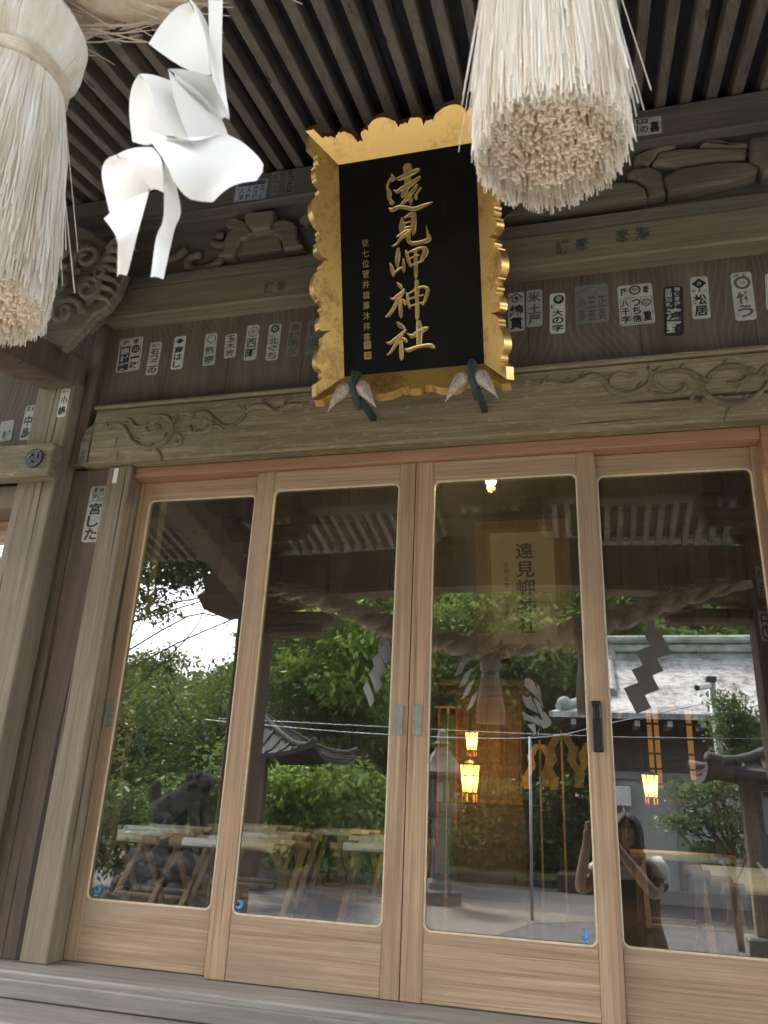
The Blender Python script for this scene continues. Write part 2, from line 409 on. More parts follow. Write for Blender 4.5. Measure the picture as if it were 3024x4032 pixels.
DIG = {"kanji":{"遠":[[[0.0057,0.777,0.0376],[0.0048,0.7512,0.03],[0.0054,0.7237,0.027],[-0.0032,0.6916,0.0225],[-0.0144,0.672,0.0196],[-0.0169,0.6663,0.0121]],[[-0.0335,0.739,0.0121],[-0.0259,0.7393,0.0196],[-0.0044,0.7451,0.0226],[0.0231,0.7544,0.0225],[0.0428,0.7596,0.0179],[0.0481,0.761,0.0119]],[[0.0508,0.731,0.0119],[0.034,0.7208,0.0179],[0.0125,0.7089,0.0225],[-0.015,0.6995,0.0196],[-0.0366,0.6891,0.0136],[-0.0501,0.6958,0.0038]],[[0.0401,0.7016,0.0104],[0.0283,0.6868,0.0164],[0.0112,0.6697,0.0195],[-0.0045,0.6523,0.0165],[-0.0201,0.6379,0.012],[-0.0263,0.6313,0.0106]],[[0.0111,0.6666,0.0165],[0.0136,0.6511,0.018],[0.0139,0.6389,0.0135],[0.013,0.6315,0.0075]],[[0.0539,0.6881,0.0082],[0.0398,0.6698,0.0104],[0.0349,0.6585,0.0179],[0.0361,0.6507,0.0119]],[[-0.055,0.7577,0.0076],[-0.0517,0.7419,0.0212],[-0.0609,0.7403,0.0152],[-0.0706,0.725,0.0107],[-0.0756,0.712,0.0091],[-0.0706,0.6989,0.0167],[-0.0672,0.6862,0.0213],[-0.0692,0.6712,0.0167],[-0.0635,0.6582,0.0152],[-0.0562,0.6479,0.0167],[-0.0655,0.644,0.0061]],[[-0.0683,0.6268,0.0091],[-0.0571,0.6206,0.0167],[-0.034,0.6279,0.0151],[-0.004,0.6219,0.015],[0.0258,0.6122,0.0179],[0.056,0.6176,0.0163],[0.0785,0.6232,0.0104],[0.0973,0.628,0.0018]]],"見":[[[-0.0219,0.5806,0.0105],[-0.0219,0.5579,0.0256],[-0.0216,0.5427,0.027],[-0.0229,0.5277,0.018],[-0.0254,0.5205,0.0075]],[[-0.0097,0.5834,0.0075],[0.0086,0.5913,0.0165],[0.0237,0.5921,0.0194],[0.0238,0.574,0.0224],[0.0221,0.5441,0.0224],[0.0207,0.5247,0.0179],[0.0196,0.5143,0.0075]],[[-0.0104,0.5623,0.0075],[0.0093,0.5655,0.0045]],[[-0.0096,0.5425,0.0105],[0.0102,0.5473,0.006]],[[-0.0453,0.5135,0.003],[-0.0269,0.5207,0.0135],[-0.007,0.5301,0.012],[0.0112,0.5335,0.0075]],[[0.0034,0.5256,0.009],[-0.015,0.5146,0.0135],[-0.0305,0.5031,0.012],[-0.0431,0.4882,0.0106],[-0.0554,0.4823,0.006],[-0.0638,0.4797,0.0015]],[[0.0027,0.5257,0.015],[0.0006,0.5094,0.018],[0.0009,0.4943,0.0179],[0.011,0.4824,0.0164],[0.0289,0.4799,0.0164],[0.0513,0.4814,0.0163],[0.0738,0.4858,0.0207],[0.0785,0.4927,0.0206],[0.0753,0.5066,0.0133],[0.0719,0.5265,0.0074],[0.0705,0.5417,0.0018]]],"岬":[[[-0.04,0.4649,0.0135],[-0.0414,0.4455,0.0211],[-0.0443,0.4278,0.0211],[-0.0449,0.4083,0.0165],[-0.0431,0.3945,0.009]],[[-0.0735,0.415,0.0061],[-0.0672,0.3976,0.0166],[-0.0647,0.3807,0.0166],[-0.0622,0.3653,0.0075]],[[-0.062,0.3698,0.009],[-0.0464,0.3844,0.0105],[-0.0265,0.3946,0.009]],[[-0.0218,0.4234,0.009],[-0.0209,0.4022,0.015],[-0.0216,0.3828,0.0135],[-0.0218,0.376,0.0075]],[[-0.0108,0.458,0.0045],[-0.0069,0.441,0.015],[-0.0031,0.4194,0.0134],[0.0052,0.3974,0.0119],[0.008,0.391,0.0045]],[[-0.0007,0.4476,0.006],[0.0251,0.4547,0.0119],[0.0506,0.4588,0.0148],[0.0637,0.4511,0.0222],[0.0617,0.4364,0.0251],[0.0507,0.4184,0.0178],[0.0459,0.4086,0.0133]],[[0.0031,0.4239,0.006],[0.0197,0.4285,0.0067],[0.0378,0.4336,0.0059]],[[0.0066,0.3964,0.0075],[0.0203,0.4007,0.0074],[0.0533,0.4091,0.0074]],[[0.0263,0.4486,0.0134],[0.0258,0.4112,0.0163],[0.0253,0.3738,0.0163],[0.0238,0.3516,0.0134],[0.0235,0.3427,0.003]]],"神":[[[-0.0472,0.3364,0.0075],[-0.0378,0.3248,0.0165],[-0.0299,0.3133,0.0075]],[[-0.0218,0.3078,0.009],[-0.0311,0.297,0.0165],[-0.0496,0.2857,0.0165],[-0.065,0.277,0.009],[-0.0784,0.2838,0.003]],[[-0.0236,0.2976,0.009],[-0.0407,0.2802,0.015],[-0.055,0.2594,0.0165],[-0.0693,0.2356,0.0166],[-0.085,0.2179,0.0136],[-0.0965,0.2131,0.0038]],[[-0.0395,0.271,0.012],[-0.0388,0.247,0.0165],[-0.0383,0.2171,0.0165],[-0.0379,0.2052,0.009]],[[-0.0312,0.2716,0.009],[-0.0233,0.2617,0.0164],[-0.0198,0.2523,0.0105]],[[-0.0139,0.295,0.006],[-0.0099,0.281,0.0119],[-0.0098,0.2616,0.0134],[-0.0044,0.2431,0.0119],[-0.0025,0.234,0.006]],[[-0.0118,0.2925,0.0045],[-0.0013,0.292,0.0074],[0.0169,0.3017,0.0074],[0.0381,0.3096,0.0089],[0.0529,0.3093,0.0103],[0.0673,0.2986,0.0162],[0.0621,0.2755,0.0162],[0.054,0.2542,0.0133],[0.0477,0.2431,0.0074]],[[-0.005,0.27,0.0074],[0.019,0.2747,0.0074],[0.0489,0.2786,0.0066]],[[-0.0014,0.2428,0.0074],[0.0181,0.2465,0.0074],[0.045,0.2508,0.0066]],[[0.0269,0.3333,0.0163],[0.0265,0.2991,0.0193],[0.0258,0.2545,0.0163],[0.0253,0.2174,0.0178],[0.0238,0.1954,0.0148],[0.0226,0.1836,0.0022]]],"社":[[[-0.0528,0.1858,0.009],[-0.0412,0.1734,0.0209],[-0.028,0.163,0.0134],[-0.0249,0.1575,0.0045]],[[-0.0208,0.1534,0.0104],[-0.0393,0.139,0.0164],[-0.0608,0.1248,0.015],[-0.0823,0.1107,0.015],[-0.0958,0.115,0.006]],[[-0.0333,0.1398,0.009],[-0.0505,0.1163,0.0165],[-0.0678,0.0943,0.0135],[-0.0835,0.0736,0.0105],[-0.0966,0.0667,0.003]],[[-0.0402,0.1123,0.0119],[-0.0403,0.0841,0.0179],[-0.0405,0.0545,0.0179],[-0.0409,0.0434,0.0089]],[[-0.0367,0.1253,0.0075],[-0.0265,0.1183,0.0164],[-0.02,0.1103,0.0119]],[[-0.0139,0.1385,0.006],[0.0022,0.1287,0.0178],[0.0249,0.1396,0.0222],[0.0474,0.1491,0.0221],[0.0601,0.1522,0.0132]],[[0.0291,0.1762,0.0222],[0.0304,0.1509,0.028],[0.0297,0.1288,0.0236],[0.028,0.0994,0.0221],[0.0275,0.0862,0.0177]],[[-0.0247,0.0811,0.0089],[-0.0114,0.0768,0.0178],[0.0156,0.0845,0.0148],[0.0453,0.0874,0.0147],[0.0688,0.0865,0.0176],[0.0803,0.0794,0.0161],[0.0853,0.0745,0.0073]]]},"st":{"L1":[-1.921,3.249,0.118,0.175,2.7],"L2":[-1.794,3.215,0.057,0.166,0.2],"L3":[-1.676,3.231,0.056,0.168,1.2],"L4":[-1.524,3.231,0.058,0.162,2.3],"L5":[-1.428,3.237,0.055,0.119,2.8],"L6":[-1.33,3.243,0.059,0.175,0.2],"L7":[-1.229,3.234,0.057,0.179,-0.8],"L8":[-1.137,3.236,0.057,0.17,-0.7],"L9":[-1.039,3.237,0.087,0.169,-0.9],"R1":[-0.209,3.252,0.063,0.179,-0.2],"R2":[-0.139,3.26,0.061,0.17,-0.9],"R3":[-0.052,3.225,0.058,0.182,-1.7],"R4":[0.077,3.251,0.124,0.172,-1.3],"R5":[0.237,3.227,0.125,0.178,0.1],"R6":[0.367,3.182,0.068,0.215,-3.3],"R7":[0.463,3.227,0.062,0.184,-1.7],"R8":[0.609,3.213,0.071,0.207,-0.7],"R9":[0.712,3.218,0.055,0.156,-4.5],"C1":[-2.127,2.972,0.041,0.131,0.7],"C2":[-2.383,2.948,0.055,0.173,-0.1],"C3":[-2.489,2.915,0.071,0.104,5.0],"C4":[-2.002,2.74,0.04,0.097,2.6],"C5":[-1.935,2.483,0.078,0.246,-0.3],"strip":[-1.853,2.639,0.021,0.066,-0.2],"T1":[-1.379,3.991,0.157,0.113,-2.1],"T2":[-1.263,4.01,0.042,0.134,1.4],"T3":[-1.19,4.005,0.044,0.136,-0.7],"TR":[0.313,3.992,0.134,0.088,-2.0]},"vines":[[[-1.901,2.839],[-1.893,2.86],[-1.855,2.858],[-1.819,2.83],[-1.787,2.785],[-1.745,2.752],[-1.694,2.737],[-1.649,2.751],[-1.613,2.784],[-1.601,2.824],[-1.619,2.861],[-1.652,2.882],[-1.713,2.887],[-1.727,2.898]],[[-1.694,2.734],[-1.663,2.726],[-1.642,2.704],[-1.634,2.675]],[[-1.83,2.888],[-1.803,2.877],[-1.786,2.851],[-1.76,2.84],[-1.731,2.847],[-1.718,2.861]],[[-1.73,2.84],[-1.713,2.815],[-1.684,2.816],[-1.665,2.832],[-1.676,2.842],[-1.696,2.838]],[[-1.601,2.824],[-1.602,2.866],[-1.587,2.882]],[[-1.595,2.824],[-1.572,2.863],[-1.559,2.88]],[[-1.598,2.783],[-1.573,2.792],[-1.555,2.773],[-1.56,2.748],[-1.579,2.755],[-1.572,2.769]],[[-1.52,2.832],[-1.529,2.815],[-1.515,2.794],[-1.485,2.788],[-1.451,2.794],[-1.433,2.81],[-1.428,2.839],[-1.444,2.87],[-1.469,2.884],[-1.498,2.884],[-1.533,2.878]],[[-1.432,2.869],[-1.411,2.844],[-1.379,2.818],[-1.339,2.814],[-1.307,2.829],[-1.287,2.857],[-1.296,2.881],[-1.321,2.901]],[[-1.287,2.857],[-1.268,2.884],[-1.235,2.893],[-1.195,2.887],[-1.17,2.864],[-1.142,2.859],[-1.111,2.876],[-1.073,2.887],[-1.039,2.873]],[[-1.425,2.816],[-1.396,2.816],[-1.373,2.794]],[[-0.125,2.88],[-0.082,2.886],[-0.046,2.872],[-0.01,2.869],[0.021,2.883],[0.064,2.9],[0.098,2.875],[0.12,2.838],[0.154,2.814],[0.2,2.814],[0.242,2.84],[0.262,2.88],[0.275,2.899]],[[0.121,2.852],[0.128,2.886],[0.159,2.897],[0.193,2.883],[0.217,2.891]],[[0.268,2.879],[0.303,2.886],[0.348,2.888],[0.387,2.88],[0.417,2.843],[0.43,2.795],[0.465,2.759],[0.517,2.744],[0.572,2.755],[0.619,2.797],[0.653,2.853]],[[0.246,2.819],[0.29,2.798],[0.335,2.797],[0.365,2.815],[0.366,2.835],[0.349,2.83]],[[0.273,2.878],[0.282,2.836],[0.314,2.809]],[[0.444,2.827],[0.452,2.86],[0.488,2.884],[0.532,2.886],[0.563,2.869],[0.571,2.841],[0.536,2.818],[0.504,2.828]],[[0.397,2.798],[0.389,2.772],[0.409,2.754],[0.416,2.77]],[[0.538,2.739],[0.504,2.722],[0.484,2.679]],[[0.572,2.848],[0.604,2.845],[0.629,2.875],[0.662,2.885]]],"fr":{"block":[[-1.423,3.918],[-1.281,3.91],[-1.278,3.863],[-1.295,3.812],[-1.375,3.811],[-1.417,3.874]],"leg":[[-1.53,3.697],[-1.508,3.723],[-1.509,3.786],[-1.5,3.819],[-1.45,3.849],[-1.408,3.842],[-1.375,3.811],[-1.295,3.812],[-1.26,3.849],[-1.216,3.845],[-1.177,3.824],[-1.162,3.796],[-1.154,3.728],[-1.123,3.692],[-1.122,3.682],[-1.215,3.684],[-1.222,3.719],[-1.237,3.758],[-1.28,3.787],[-1.329,3.799],[-1.369,3.793],[-1.426,3.769],[-1.443,3.725],[-1.453,3.685]],"inner":[[-1.442,3.684],[-1.436,3.732],[-1.418,3.767],[-1.368,3.787],[-1.33,3.793],[-1.279,3.78],[-1.242,3.757],[-1.227,3.719],[-1.22,3.683]],"rA":[[-0.253,3.691],[-0.157,3.783],[0.059,3.743],[0.182,3.794],[0.27,3.777],[0.304,3.736],[0.311,3.687],[0.056,3.685]],"rB":[[0.236,3.818],[0.263,3.847],[0.326,3.845],[0.368,3.812],[0.377,3.751],[0.38,3.698],[0.311,3.687],[0.305,3.746],[0.271,3.787]],"rC":[[0.373,3.781],[0.433,3.813],[0.575,3.814],[0.685,3.794],[0.722,3.76],[0.704,3.726],[0.621,3.714],[0.494,3.7],[0.388,3.697]],"rD":[[0.334,3.848],[0.367,3.906],[0.434,3.912],[0.534,3.896],[0.692,3.858],[0.679,3.805],[0.576,3.823],[0.434,3.823]],"rE":[[0.52,3.909],[0.552,3.942],[0.601,3.926],[0.646,3.892],[0.695,3.891],[0.693,3.867]],"rF":[[0.269,3.871],[0.275,3.91],[0.309,3.923],[0.363,3.947],[0.429,3.938],[0.434,3.919],[0.368,3.911],[0.326,3.85]],"rG":[[0.704,3.909],[0.767,3.915],[0.806,3.896],[0.785,3.719],[0.731,3.721],[0.723,3.769],[0.692,3.8]]}}
# ================================================================== SHRINE HALL
hall = thing('shrine_hall', 'weathered wooden shrine hall front with glazed sliding doors, carved beams and raftered eaves', 'shrine', (0, 0, 0))
GZ = -0.10                                                   # ground level outside
def hp(mb, name, mat, parent=None, **kw): return mb.build(name, mat, parent or hall, **kw)

# sill, threshold steps, floor
hp(MB().box(-4.2, 2.2, -.165, .12, .80, .872, .006), 'door_sill', W_sill)
hp(MB().box(-4.2, 2.2, -.40, -.168, .62, .80, .008).box(-4.2, 2.2, -.19, -.168, .803, .855, .004), 'threshold_board', W_sill)
hp(MB().box(-4.2, 2.2, -1.05, -.41, .40, .60, .008), 'entrance_step', W_sill)
hp(MB().box(-4.2, 2.2, -1.75, -1.06, .12, .30, .008), 'entrance_step', W_sill)
# posts and jambs left of the doors
hp(MB().box(-1.893, -1.785, -.05, .10, .872, 2.684, .004), 'door_post', W_post)
hp(MB().box(-2.06, -1.895, -.03, .10, .872, 2.684, .004), 'door_post', W_post_b)
pa = hp(MB().box(-2.27, -2.085, -.12, .02, .872, 3.075, .006), 'corner_post', W_post)
hp(MB().box(-2.083, -2.062, -.02, .09, .872, 2.684), 'jamb_strip', W_jamb)
hp(MB().box(-2.12, -2.035, -.03, .10, 2.70, 3.70, .004), 'upper_post', W_jamb)
hp(MB().box(-2.084, -2.035, -.055, -.032, 2.70, 3.38, .004), 'upper_post_facing', W_post_b)
hp(MB().box(-1.7845, -1.70, .075, .12, .872, 2.635, .002), 'door_jamb', W_jamb)
hp(MB().box(.60, .66, -.03, .10, .872, 2.684, .003), 'door_jamb', W_kamoi)
hp(MB().box(.665, .86, -.06, .10, .872, 2.684, .004), 'door_post', W_post)
hp(MB().box(.90, 2.2, .0, .06, .872, 2.684), 'side_wall_board', W_board)
# lintel above the doors
hp(MB().box(-1.783, .60, -.022, .11, 2.637, 2.683, .003), 'door_lintel', W_kamoi)
# carved main beam with its vines
kb = MB().box(-1.985, 2.2, -.08, .12, 2.686, 2.938, .008).box(-1.99, 2.2, -.088, -.02, 2.9405, 2.958, .004)
kb.prism([(-2.035,2.74),(-2.045,2.80),(-2.03,2.86),(-2.0,2.875),(-1.988,2.93),(-1.988,2.70),(-2.01,2.69),(-2.03,2.70)], -.07, .05, ch=.008)
kob = hp(kb, 'carved_beam', W_kouryou)
for s_ in DIG['vines']:
    p_ = smooth_path([(x, -.0795, z) for x, z in s_], 5); N_ = len(p_)
    L_ = sum(np.linalg.norm(p_[i+1]-p_[i]) for i in range(N_-1)); r_ = .0125 if L_ > .25 else .009
    vb = MB().tube(p_, [r_*(.25+.75*math.sin(math.pi*min(1, (i+.6)/(N_*.8)) ) if i < N_*.4 else r_/r_*(.35+.65*math.sin(math.pi*(.5+.5*(i-N_*.4)/(N_*.6))))) if False else r_*(.3+.7*math.sin(math.pi*(i+.5)/N_)**.6) for i in range(N_)], 8)
    for k_ in range(2, N_-2, 9):                              # small leaf nicks along the stem
        q_ = p_[k_]; t_ = p_[k_+1]-p_[k_-1]; t_ /= np.linalg.norm(t_)+1e-9; n_ = np.array([-t_[2], 0, t_[0]])
        if L_ > .25: vb.tube([q_, q_+n_*.018+t_*.010+np.array([0,-.003,0]), q_+n_*.03+t_*.028], [.008,.006,.001], 6)
    o = vb.build('vine_carving', W_vine_shade, kob, smooth=True)
# nail caps patch at the beam's left end
kp = MB()
for (a, b_, c_, d_) in ((-1.93,-1.86,2.76,2.80),(-1.875,-1.84,2.695,2.735)):
    kp.box(a, b_, -.0835, -.079, c_, d_, .001)
kp.build('wood_patch', W_kouryou, kob)
# board wall with the paper slips
x = -2.035; random.seed(4); i = 0
while x < 2.2:
    wd = random.uniform(.28, .42); x1 = min(2.2, x+wd)
    hp(MB().box(x+.0008, x1-.0008, -.01, .03, 2.94, 3.40), 'wall_board', W_board); x = x1
# upper beam
W_beam2 = wood('beam_cap_wood', 0, (.09,.08,.06), (.16,.14,.108), (.24,.215,.17), 20, 160)
ub = hp(MB().box(-2.034, 2.2, -.10, .12, 3.387, 3.535, .008), 'upper_beam', W_beam)
MB().box(-2.034, 2.2, -.093, .10, 3.538, 3.60, .006).build('beam_moulding', W_beam2, ub)
# frieze between the beams
hp(MB().box(-2.6, 2.2, -.02, .04, 3.61, 3.93), 'frieze_board', W_top)
def conv(pts, y1, y0=-.05):
    k = (2.6+y1)/(2.6+y0); return [(p[0]*k, 1.45+(p[1]-1.45)*k) for p in pts]
fl = hp(MB().prism(conv(DIG['fr']['leg'], -.075), -.075, -.022, ch=.008), 'frogleg_strut', W_carve)
MB().prism(conv(DIG['fr']['block'], -.095), -.095, -.0225, ch=.008).build('bearing_block', W_beam, fl)
MB().prism(conv(DIG['fr']['inner'], -.05), -.05, -.0215, ch=.006).build('inner_panel', W_carve, fl)
for k_, d_ in (('rA',-.085),('rB',-.075),('rC',-.082),('rD',-.066),('rE',-.075),('rF',-.07),('rG',-.095)):
    hp(MB().prism(conv(DIG['fr'][k_], d_), d_, -.0224+.0004*len(k_), ch=.012), 'cloud_carving', W_carve, smooth=False, bevel=.006)
for (cx, cz, s_) in ((-1.62,3.70,1),(-1.80,3.78,.9),(-1.52,3.80,.7)):
    hp(MB().tube([(cx+.1*s_*t*math.cos(5*t), -.03-.012*t, cz+.07*s_*t*math.sin(5*t)) for t in [i*.1 for i in range(3, 13)]], [.02]*10, 7), 'cloud_carving', W_carve, smooth=True)
for (ax, az, bx, bz) in ((-1.49,3.87,-1.37,3.80),(-1.13,3.80,-1.04,3.90)):
    hp(MB().bar((ax, -.05, az), (bx, -.05, bz), .05, .03, .004, upv=(0,1,0)), 'strut_arm', W_carve)
# top beam under the rafters
tb = hp(MB().box(-4.2, 2.2, -.10, .12, 3.93, 4.085, .008), 'top_beam', W_top)
MB().box(-4.2, 2.2, -.108, -.06, 3.912, 3.928, .003).build('beam_moulding', W_top, tb)
# rafters and soffit
SL = .211
def rz(y): return 4.10 + SL*(y+.1)                            # underside of the rafters
YE = -3.45
k = 0; x = -4.15; random.seed(11)
while x < 2.2:
    ww = .041+random.uniform(-.003, .003); jz = random.uniform(-.003, .003)
    hp(MB().bar((x, YE, rz(YE)+.04+jz), (x+random.uniform(-.004,.004), .12, rz(.12)+.04+jz), ww, .08, .004), 'rafter', W_rafter)
    x += .0965
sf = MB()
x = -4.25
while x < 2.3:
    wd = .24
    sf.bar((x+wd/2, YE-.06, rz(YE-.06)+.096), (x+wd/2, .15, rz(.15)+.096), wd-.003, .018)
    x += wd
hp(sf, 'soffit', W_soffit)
hp(MB().bar((-4.3, YE+.02, rz(YE)-.0+.10), (2.35, YE+.02, rz(YE)+.10), .05, .05, .004), 'eaves_board', W_rafter)
rf = MB()                                                     # roof above
rf.add([(-4.7, YE-.25, rz(YE)+.10), (2.7, YE-.25, rz(YE)+.10), (2.7, .3, rz(.3)+.35), (-4.7, .3, rz(.3)+.35),
        (-4.7, YE-.25, rz(YE)+.24), (2.7, YE-.25, rz(YE)+.24), (2.7, .3, rz(.3)+.6), (-4.7, .3, rz(.3)+.6)],
       [(0,3,2,1),(4,5,6,7),(0,1,5,4),(1,2,6,5),(2,3,7,6),(3,0,4,7)])
rf.add([(-9, .3, 4.35), (7, .3, 4.35), (4, 7, 8.2), (-6, 7, 8.2), (-9, .3, 4.75), (7, .3, 4.75), (4, 7, 8.6), (-6, 7, 8.6)],
       [(0,3,2,1),(4,5,6,7),(0,1,5,4),(1,2,6,5),(2,3,7,6),(3,0,4,7)])
M_roof = plain('copper_roof', (.16,.19,.18), .6)
hp(rf, 'roof', M_roof)

# left bay: wall board, beam with crest, door
for (a, b_) in ((-4.2,-3.35),(-3.349,-2.78),(-2.779,-2.272),(-2.2715,-2.121)):
    hp(MB().box(a, b_, -.01, .03, 2.76, 3.93), 'wall_board', W_board)
nb = hp(MB().box(-4.2, -2.065, -.19, -.122, 2.60, 2.745, .006), 'crest_beam', W_kouryou)
hp(MB().box(-4.2, -2.272, -.105, .11, 2.50, 2.598, .004), 'side_bay_lintel', W_post)
cr = MB()
cx, cz, cr_r = -2.145, 2.675, .041
def disc(mb, cx, cz, r, y0, y1, n=40, mi=0): return mb.prism([(cx+r*math.cos(2*math.pi*i/n), cz+r*math.sin(2*math.pi*i/n)) for i in range(n)], y0, y1, mi, ch=.0015)
M_crest = plain('dark_crest_iron', (.035,.034,.036), .5, .3)
disc(cr, cx, cz, cr_r, -.199, -.1895)
crest = cr.build('crest_disc', M_crest, nb)
tm = MB()
for a0 in (0, 2.094, 4.189):                                  # three commas of the crest
    pts = []; rr = []
    for i in range(14):
        t = i/13; a = a0 + 2.1*t; r0 = .016 + .018*t
        pts.append((cx+r0*math.cos(a), -.1945, cz+r0*math.sin(a))); rr.append(.0088*(1-t)**.8+.0006)
    tm.tube(pts, rr, 8)
tm.build('comma_relief', M_crest, crest, smooth=True)
cn = MB()
for a in (.95, 3.5, 5.4): cn.ball((cx+.036*math.cos(a), -.2005, cz+.036*math.sin(a)), .0025, 8, 6)
cn.build('crest_nail', M_metal, crest, smooth=True)

# tie beam running forward from the corner post, carving above it
tie = hp(MB().bar((-2.165, -.06, 3.13), (-2.20, -2.2, 2.66), .16, .15, .01), 'tie_beam', W_post_b)
cv = MB(); random.seed(5)
def spiral(c, r0, turns, rt, ph=0., flip=1, yy=-.33, up=.0):
    pts = []; rr = []; n = int(18*turns)
    for i in range(n+1):
        t = i/n; a = ph + flip*2*math.pi*turns*t; r = r0*(1-.86*t)
        pts.append((c[0]+r*math.cos(a), yy-.025*t, c[1]+r*math.sin(a))); rr.append(rt*(1-.55*t))
    cv.tube(pts, rr, 8)
cv.prism([(-2.16,3.19),(-2.045,3.12),(-1.975,3.20),(-1.93,3.27),(-1.87,3.30),(-1.83,3.37),(-1.815,3.47),(-1.87,3.56),(-1.95,3.66),(-2.05,3.74),(-2.16,3.80),(-2.36,3.85),(-2.5,3.7),(-2.42,3.4)], -.285, -.245, ch=.012)
cv.prism([(-2.2,3.3),(-2.06,3.3),(-2.0,3.36),(-1.98,3.5),(-2.08,3.7),(-2.3,3.8)], -.244, -.11)
for c, r0, tn, rt, ph, fl in (((-2.02,3.26),.07,1.5,.017,0,1),((-1.93,3.36),.06,1.4,.015,2,-1),((-2.10,3.42),.085,1.6,.02,1,1),((-1.97,3.52),.07,1.4,.017,4,-1),((-2.13,3.60),.075,1.5,.018,3,1),((-1.885,3.44),.04,1.2,.011,1,1),((-2.25,3.5),.08,1.4,.02,2,-1),((-2.22,3.7),.07,1.4,.018,0,1)):
    spiral(c, r0, tn, rt, ph, fl)
for p in ((-1.99,3.43,.05),(-2.06,3.35,.04),(-1.90,3.50,.03),(-2.05,3.62,.045)):
    cv.ball((p[0], -.29, p[1]), p[2], 12, 8, sq=(1.2,.6,.9))
for i in range(7):                                             # curling mane tips toward the doors
    z0 = 3.30+.045*i; x0 = -1.90+.01*i
    cv.tube([(x0-.06, -.30, z0+.02), (x0, -.335, z0+.03), (x0+.05, -.32, z0+.015), (x0+.075, -.30, z0-.012)], [.02,.018,.011,.002], 8)
hp(cv, 'bracket_carving', W_carve, bevel=.004)

# porch: posts, curved front beam, brackets
YP = -2.33
for px in (-2.27, 1.09):
    p_ = hp(MB().box(px-.115, px+.115, YP-.115, YP+.115, .10, 3.05, .02), 'porch_post', W_post_b)
    MB().lathe([(.22, GZ), (.22, .02), (.19, .07), (.15, .10)], px, YP, 24).build('post_base_stone', plain('post_base_granite', (.33,.32,.30), .8), p_)
bp = [(-2.155, 2.62), (-1.95, 2.66), (-1.6, 2.725), (-1.1, 2.755), (-.59, 2.765), (-.1, 2.755), (.4, 2.725), (.75, 2.68), (.975, 2.62), (.975, 3.0), (-.59, 3.06), (-2.155, 3.0)]
hp(MB().prism(bp, YP-.09, YP+.09, ch=.012), 'porch_beam', W_post_b)
hp(MB().box(-2.155, -1.66, YP-.075, YP+.075, 2.53, 2.615, .02).box(-2.155, -1.74, YP-.07, YP+.07, 2.45, 2.528, .02), 'beam_bracket', W_post_b)
hp(MB().box(.48, .975, YP-.075, YP+.075, 2.53, 2.615, .02), 'beam_bracket', W_post_b)
for bx in (-2.27, -.59, 1.09):
    hp(MB().box(bx-.16, bx+.16, YP-.12, YP+.12, 3.065, 3.17, .03).box(bx-.34, bx+.34, YP-.07, YP+.07, 3.172, 3.27, .03).box(bx-.36, bx-.22, YP-.09, YP+.09, 3.272, 3.36, .02).box(bx+.22, bx+.36, YP-.09, YP+.09, 3.272, 3.36, .02).box(bx-.07, bx+.07, YP-.09, YP+.09, 3.272, 3.36, .02), 'bracket_set', W_post_b)
for bx, sg in ((-2.38, -1), (1.2, 1)):
    nz = MB().prism([(bx, 2.62), (bx+sg*.14, 2.60), (bx+sg*.30, 2.66), (bx+sg*.36, 2.76), (bx+sg*.30, 2.80), (bx+sg*.34, 2.88), (bx+sg*.2, 2.95), (bx, 2.94)], YP-.07, YP+.07, ch=.02)
    hp(nz, 'beam_nose', W_carve)
hp(MB().box(-4.2, 2.2, YP-.09, YP+.09, 3.365, 3.53, .01), 'porch_purlin', W_post_b)
hp(MB().prism([(-1.25,3.07),(-.95,3.10),(-.85,3.2),(-.8,3.3),(-.4,3.3),(-.33,3.2),(-.23,3.10),(.07,3.07)], YP-.05, YP+.02, ch=.02), 'frogleg_strut', W_carve)
for px in (1.17,):
    hp(MB().bar((px+.0, -.06, 3.10), (px, YP+.12, 2.66), .16, .15, .01), 'tie_beam', W_post_b)

# ------------------------------------------------------------------ sliding doors
def bead(mb, x0, x1, z0, z1, r, y, rt=.004):
    pts = []
    for cx_, cz_, a0 in ((x1-r, z1-r, 0), (x0+r, z1-r, 90), (x0+r, z0+r, 180), (x1-r, z0+r, 270)):
        for k in range(7):
            a = R(a0+15*k); pts.append((cx_+r*math.cos(a), y, cz_+r*math.sin(a)))
    mb.tube(pts, rt, 6, closed=True)
def door(x0, x1, gx0, gx1, yf, z0=.874, z1=2.6365, gz0=1.064, gz1=2.557, th=.032):
    mb = MB()
    mb.box(x0, gx0, yf, yf+th, z0, z1, .0025, 0); mb.box(gx1, x1, yf, yf+th, z0, z1, .0025, 0)
    mb.box(gx0+.0004, gx1-.0004, yf+.002, yf+th-.002, z0+.001, gz0, .002, 1)
    mb.box(gx0+.0004, gx1-.0004, yf+.002, yf+th-.002, gz1, z1-.001, .002, 1)
    r = .022
    for cx_, cz_, sx, sz in ((gx0, gz0, 1, 1), (gx1, gz0, -1, 1), (gx0, gz1, 1, -1), (gx1, gz1, -1, -1)):
        pl = [(cx_, cz_)] + [(cx_+sx*(r-r*math.cos(R(a))), cz_+sz*(r-r*math.sin(R(a)))) for a in range(0, 91, 15)]
        mb.prism(pl, yf+.003, yf+th-.003, 1)
    d = mb.build('sliding_door', [W_stile, W_rail], hall)
    g = MB(); bead(g, gx0+.002, gx1-.002, gz0+.002, gz1-.002, r, yf+.006)
    g.build('glazing_bead', M_bead, d, smooth=True)
    MB().box(gx0-.004, gx1+.004, yf+.012, yf+.017, gz0-.004, gz1+.004).build('glass_pane', M_glass, d)
    return d
d1 = door(-1.7835, -1.20, -1.735, -1.256, .036); d2 = door(-1.237, -.5955, -1.165, -.655, 0.0)
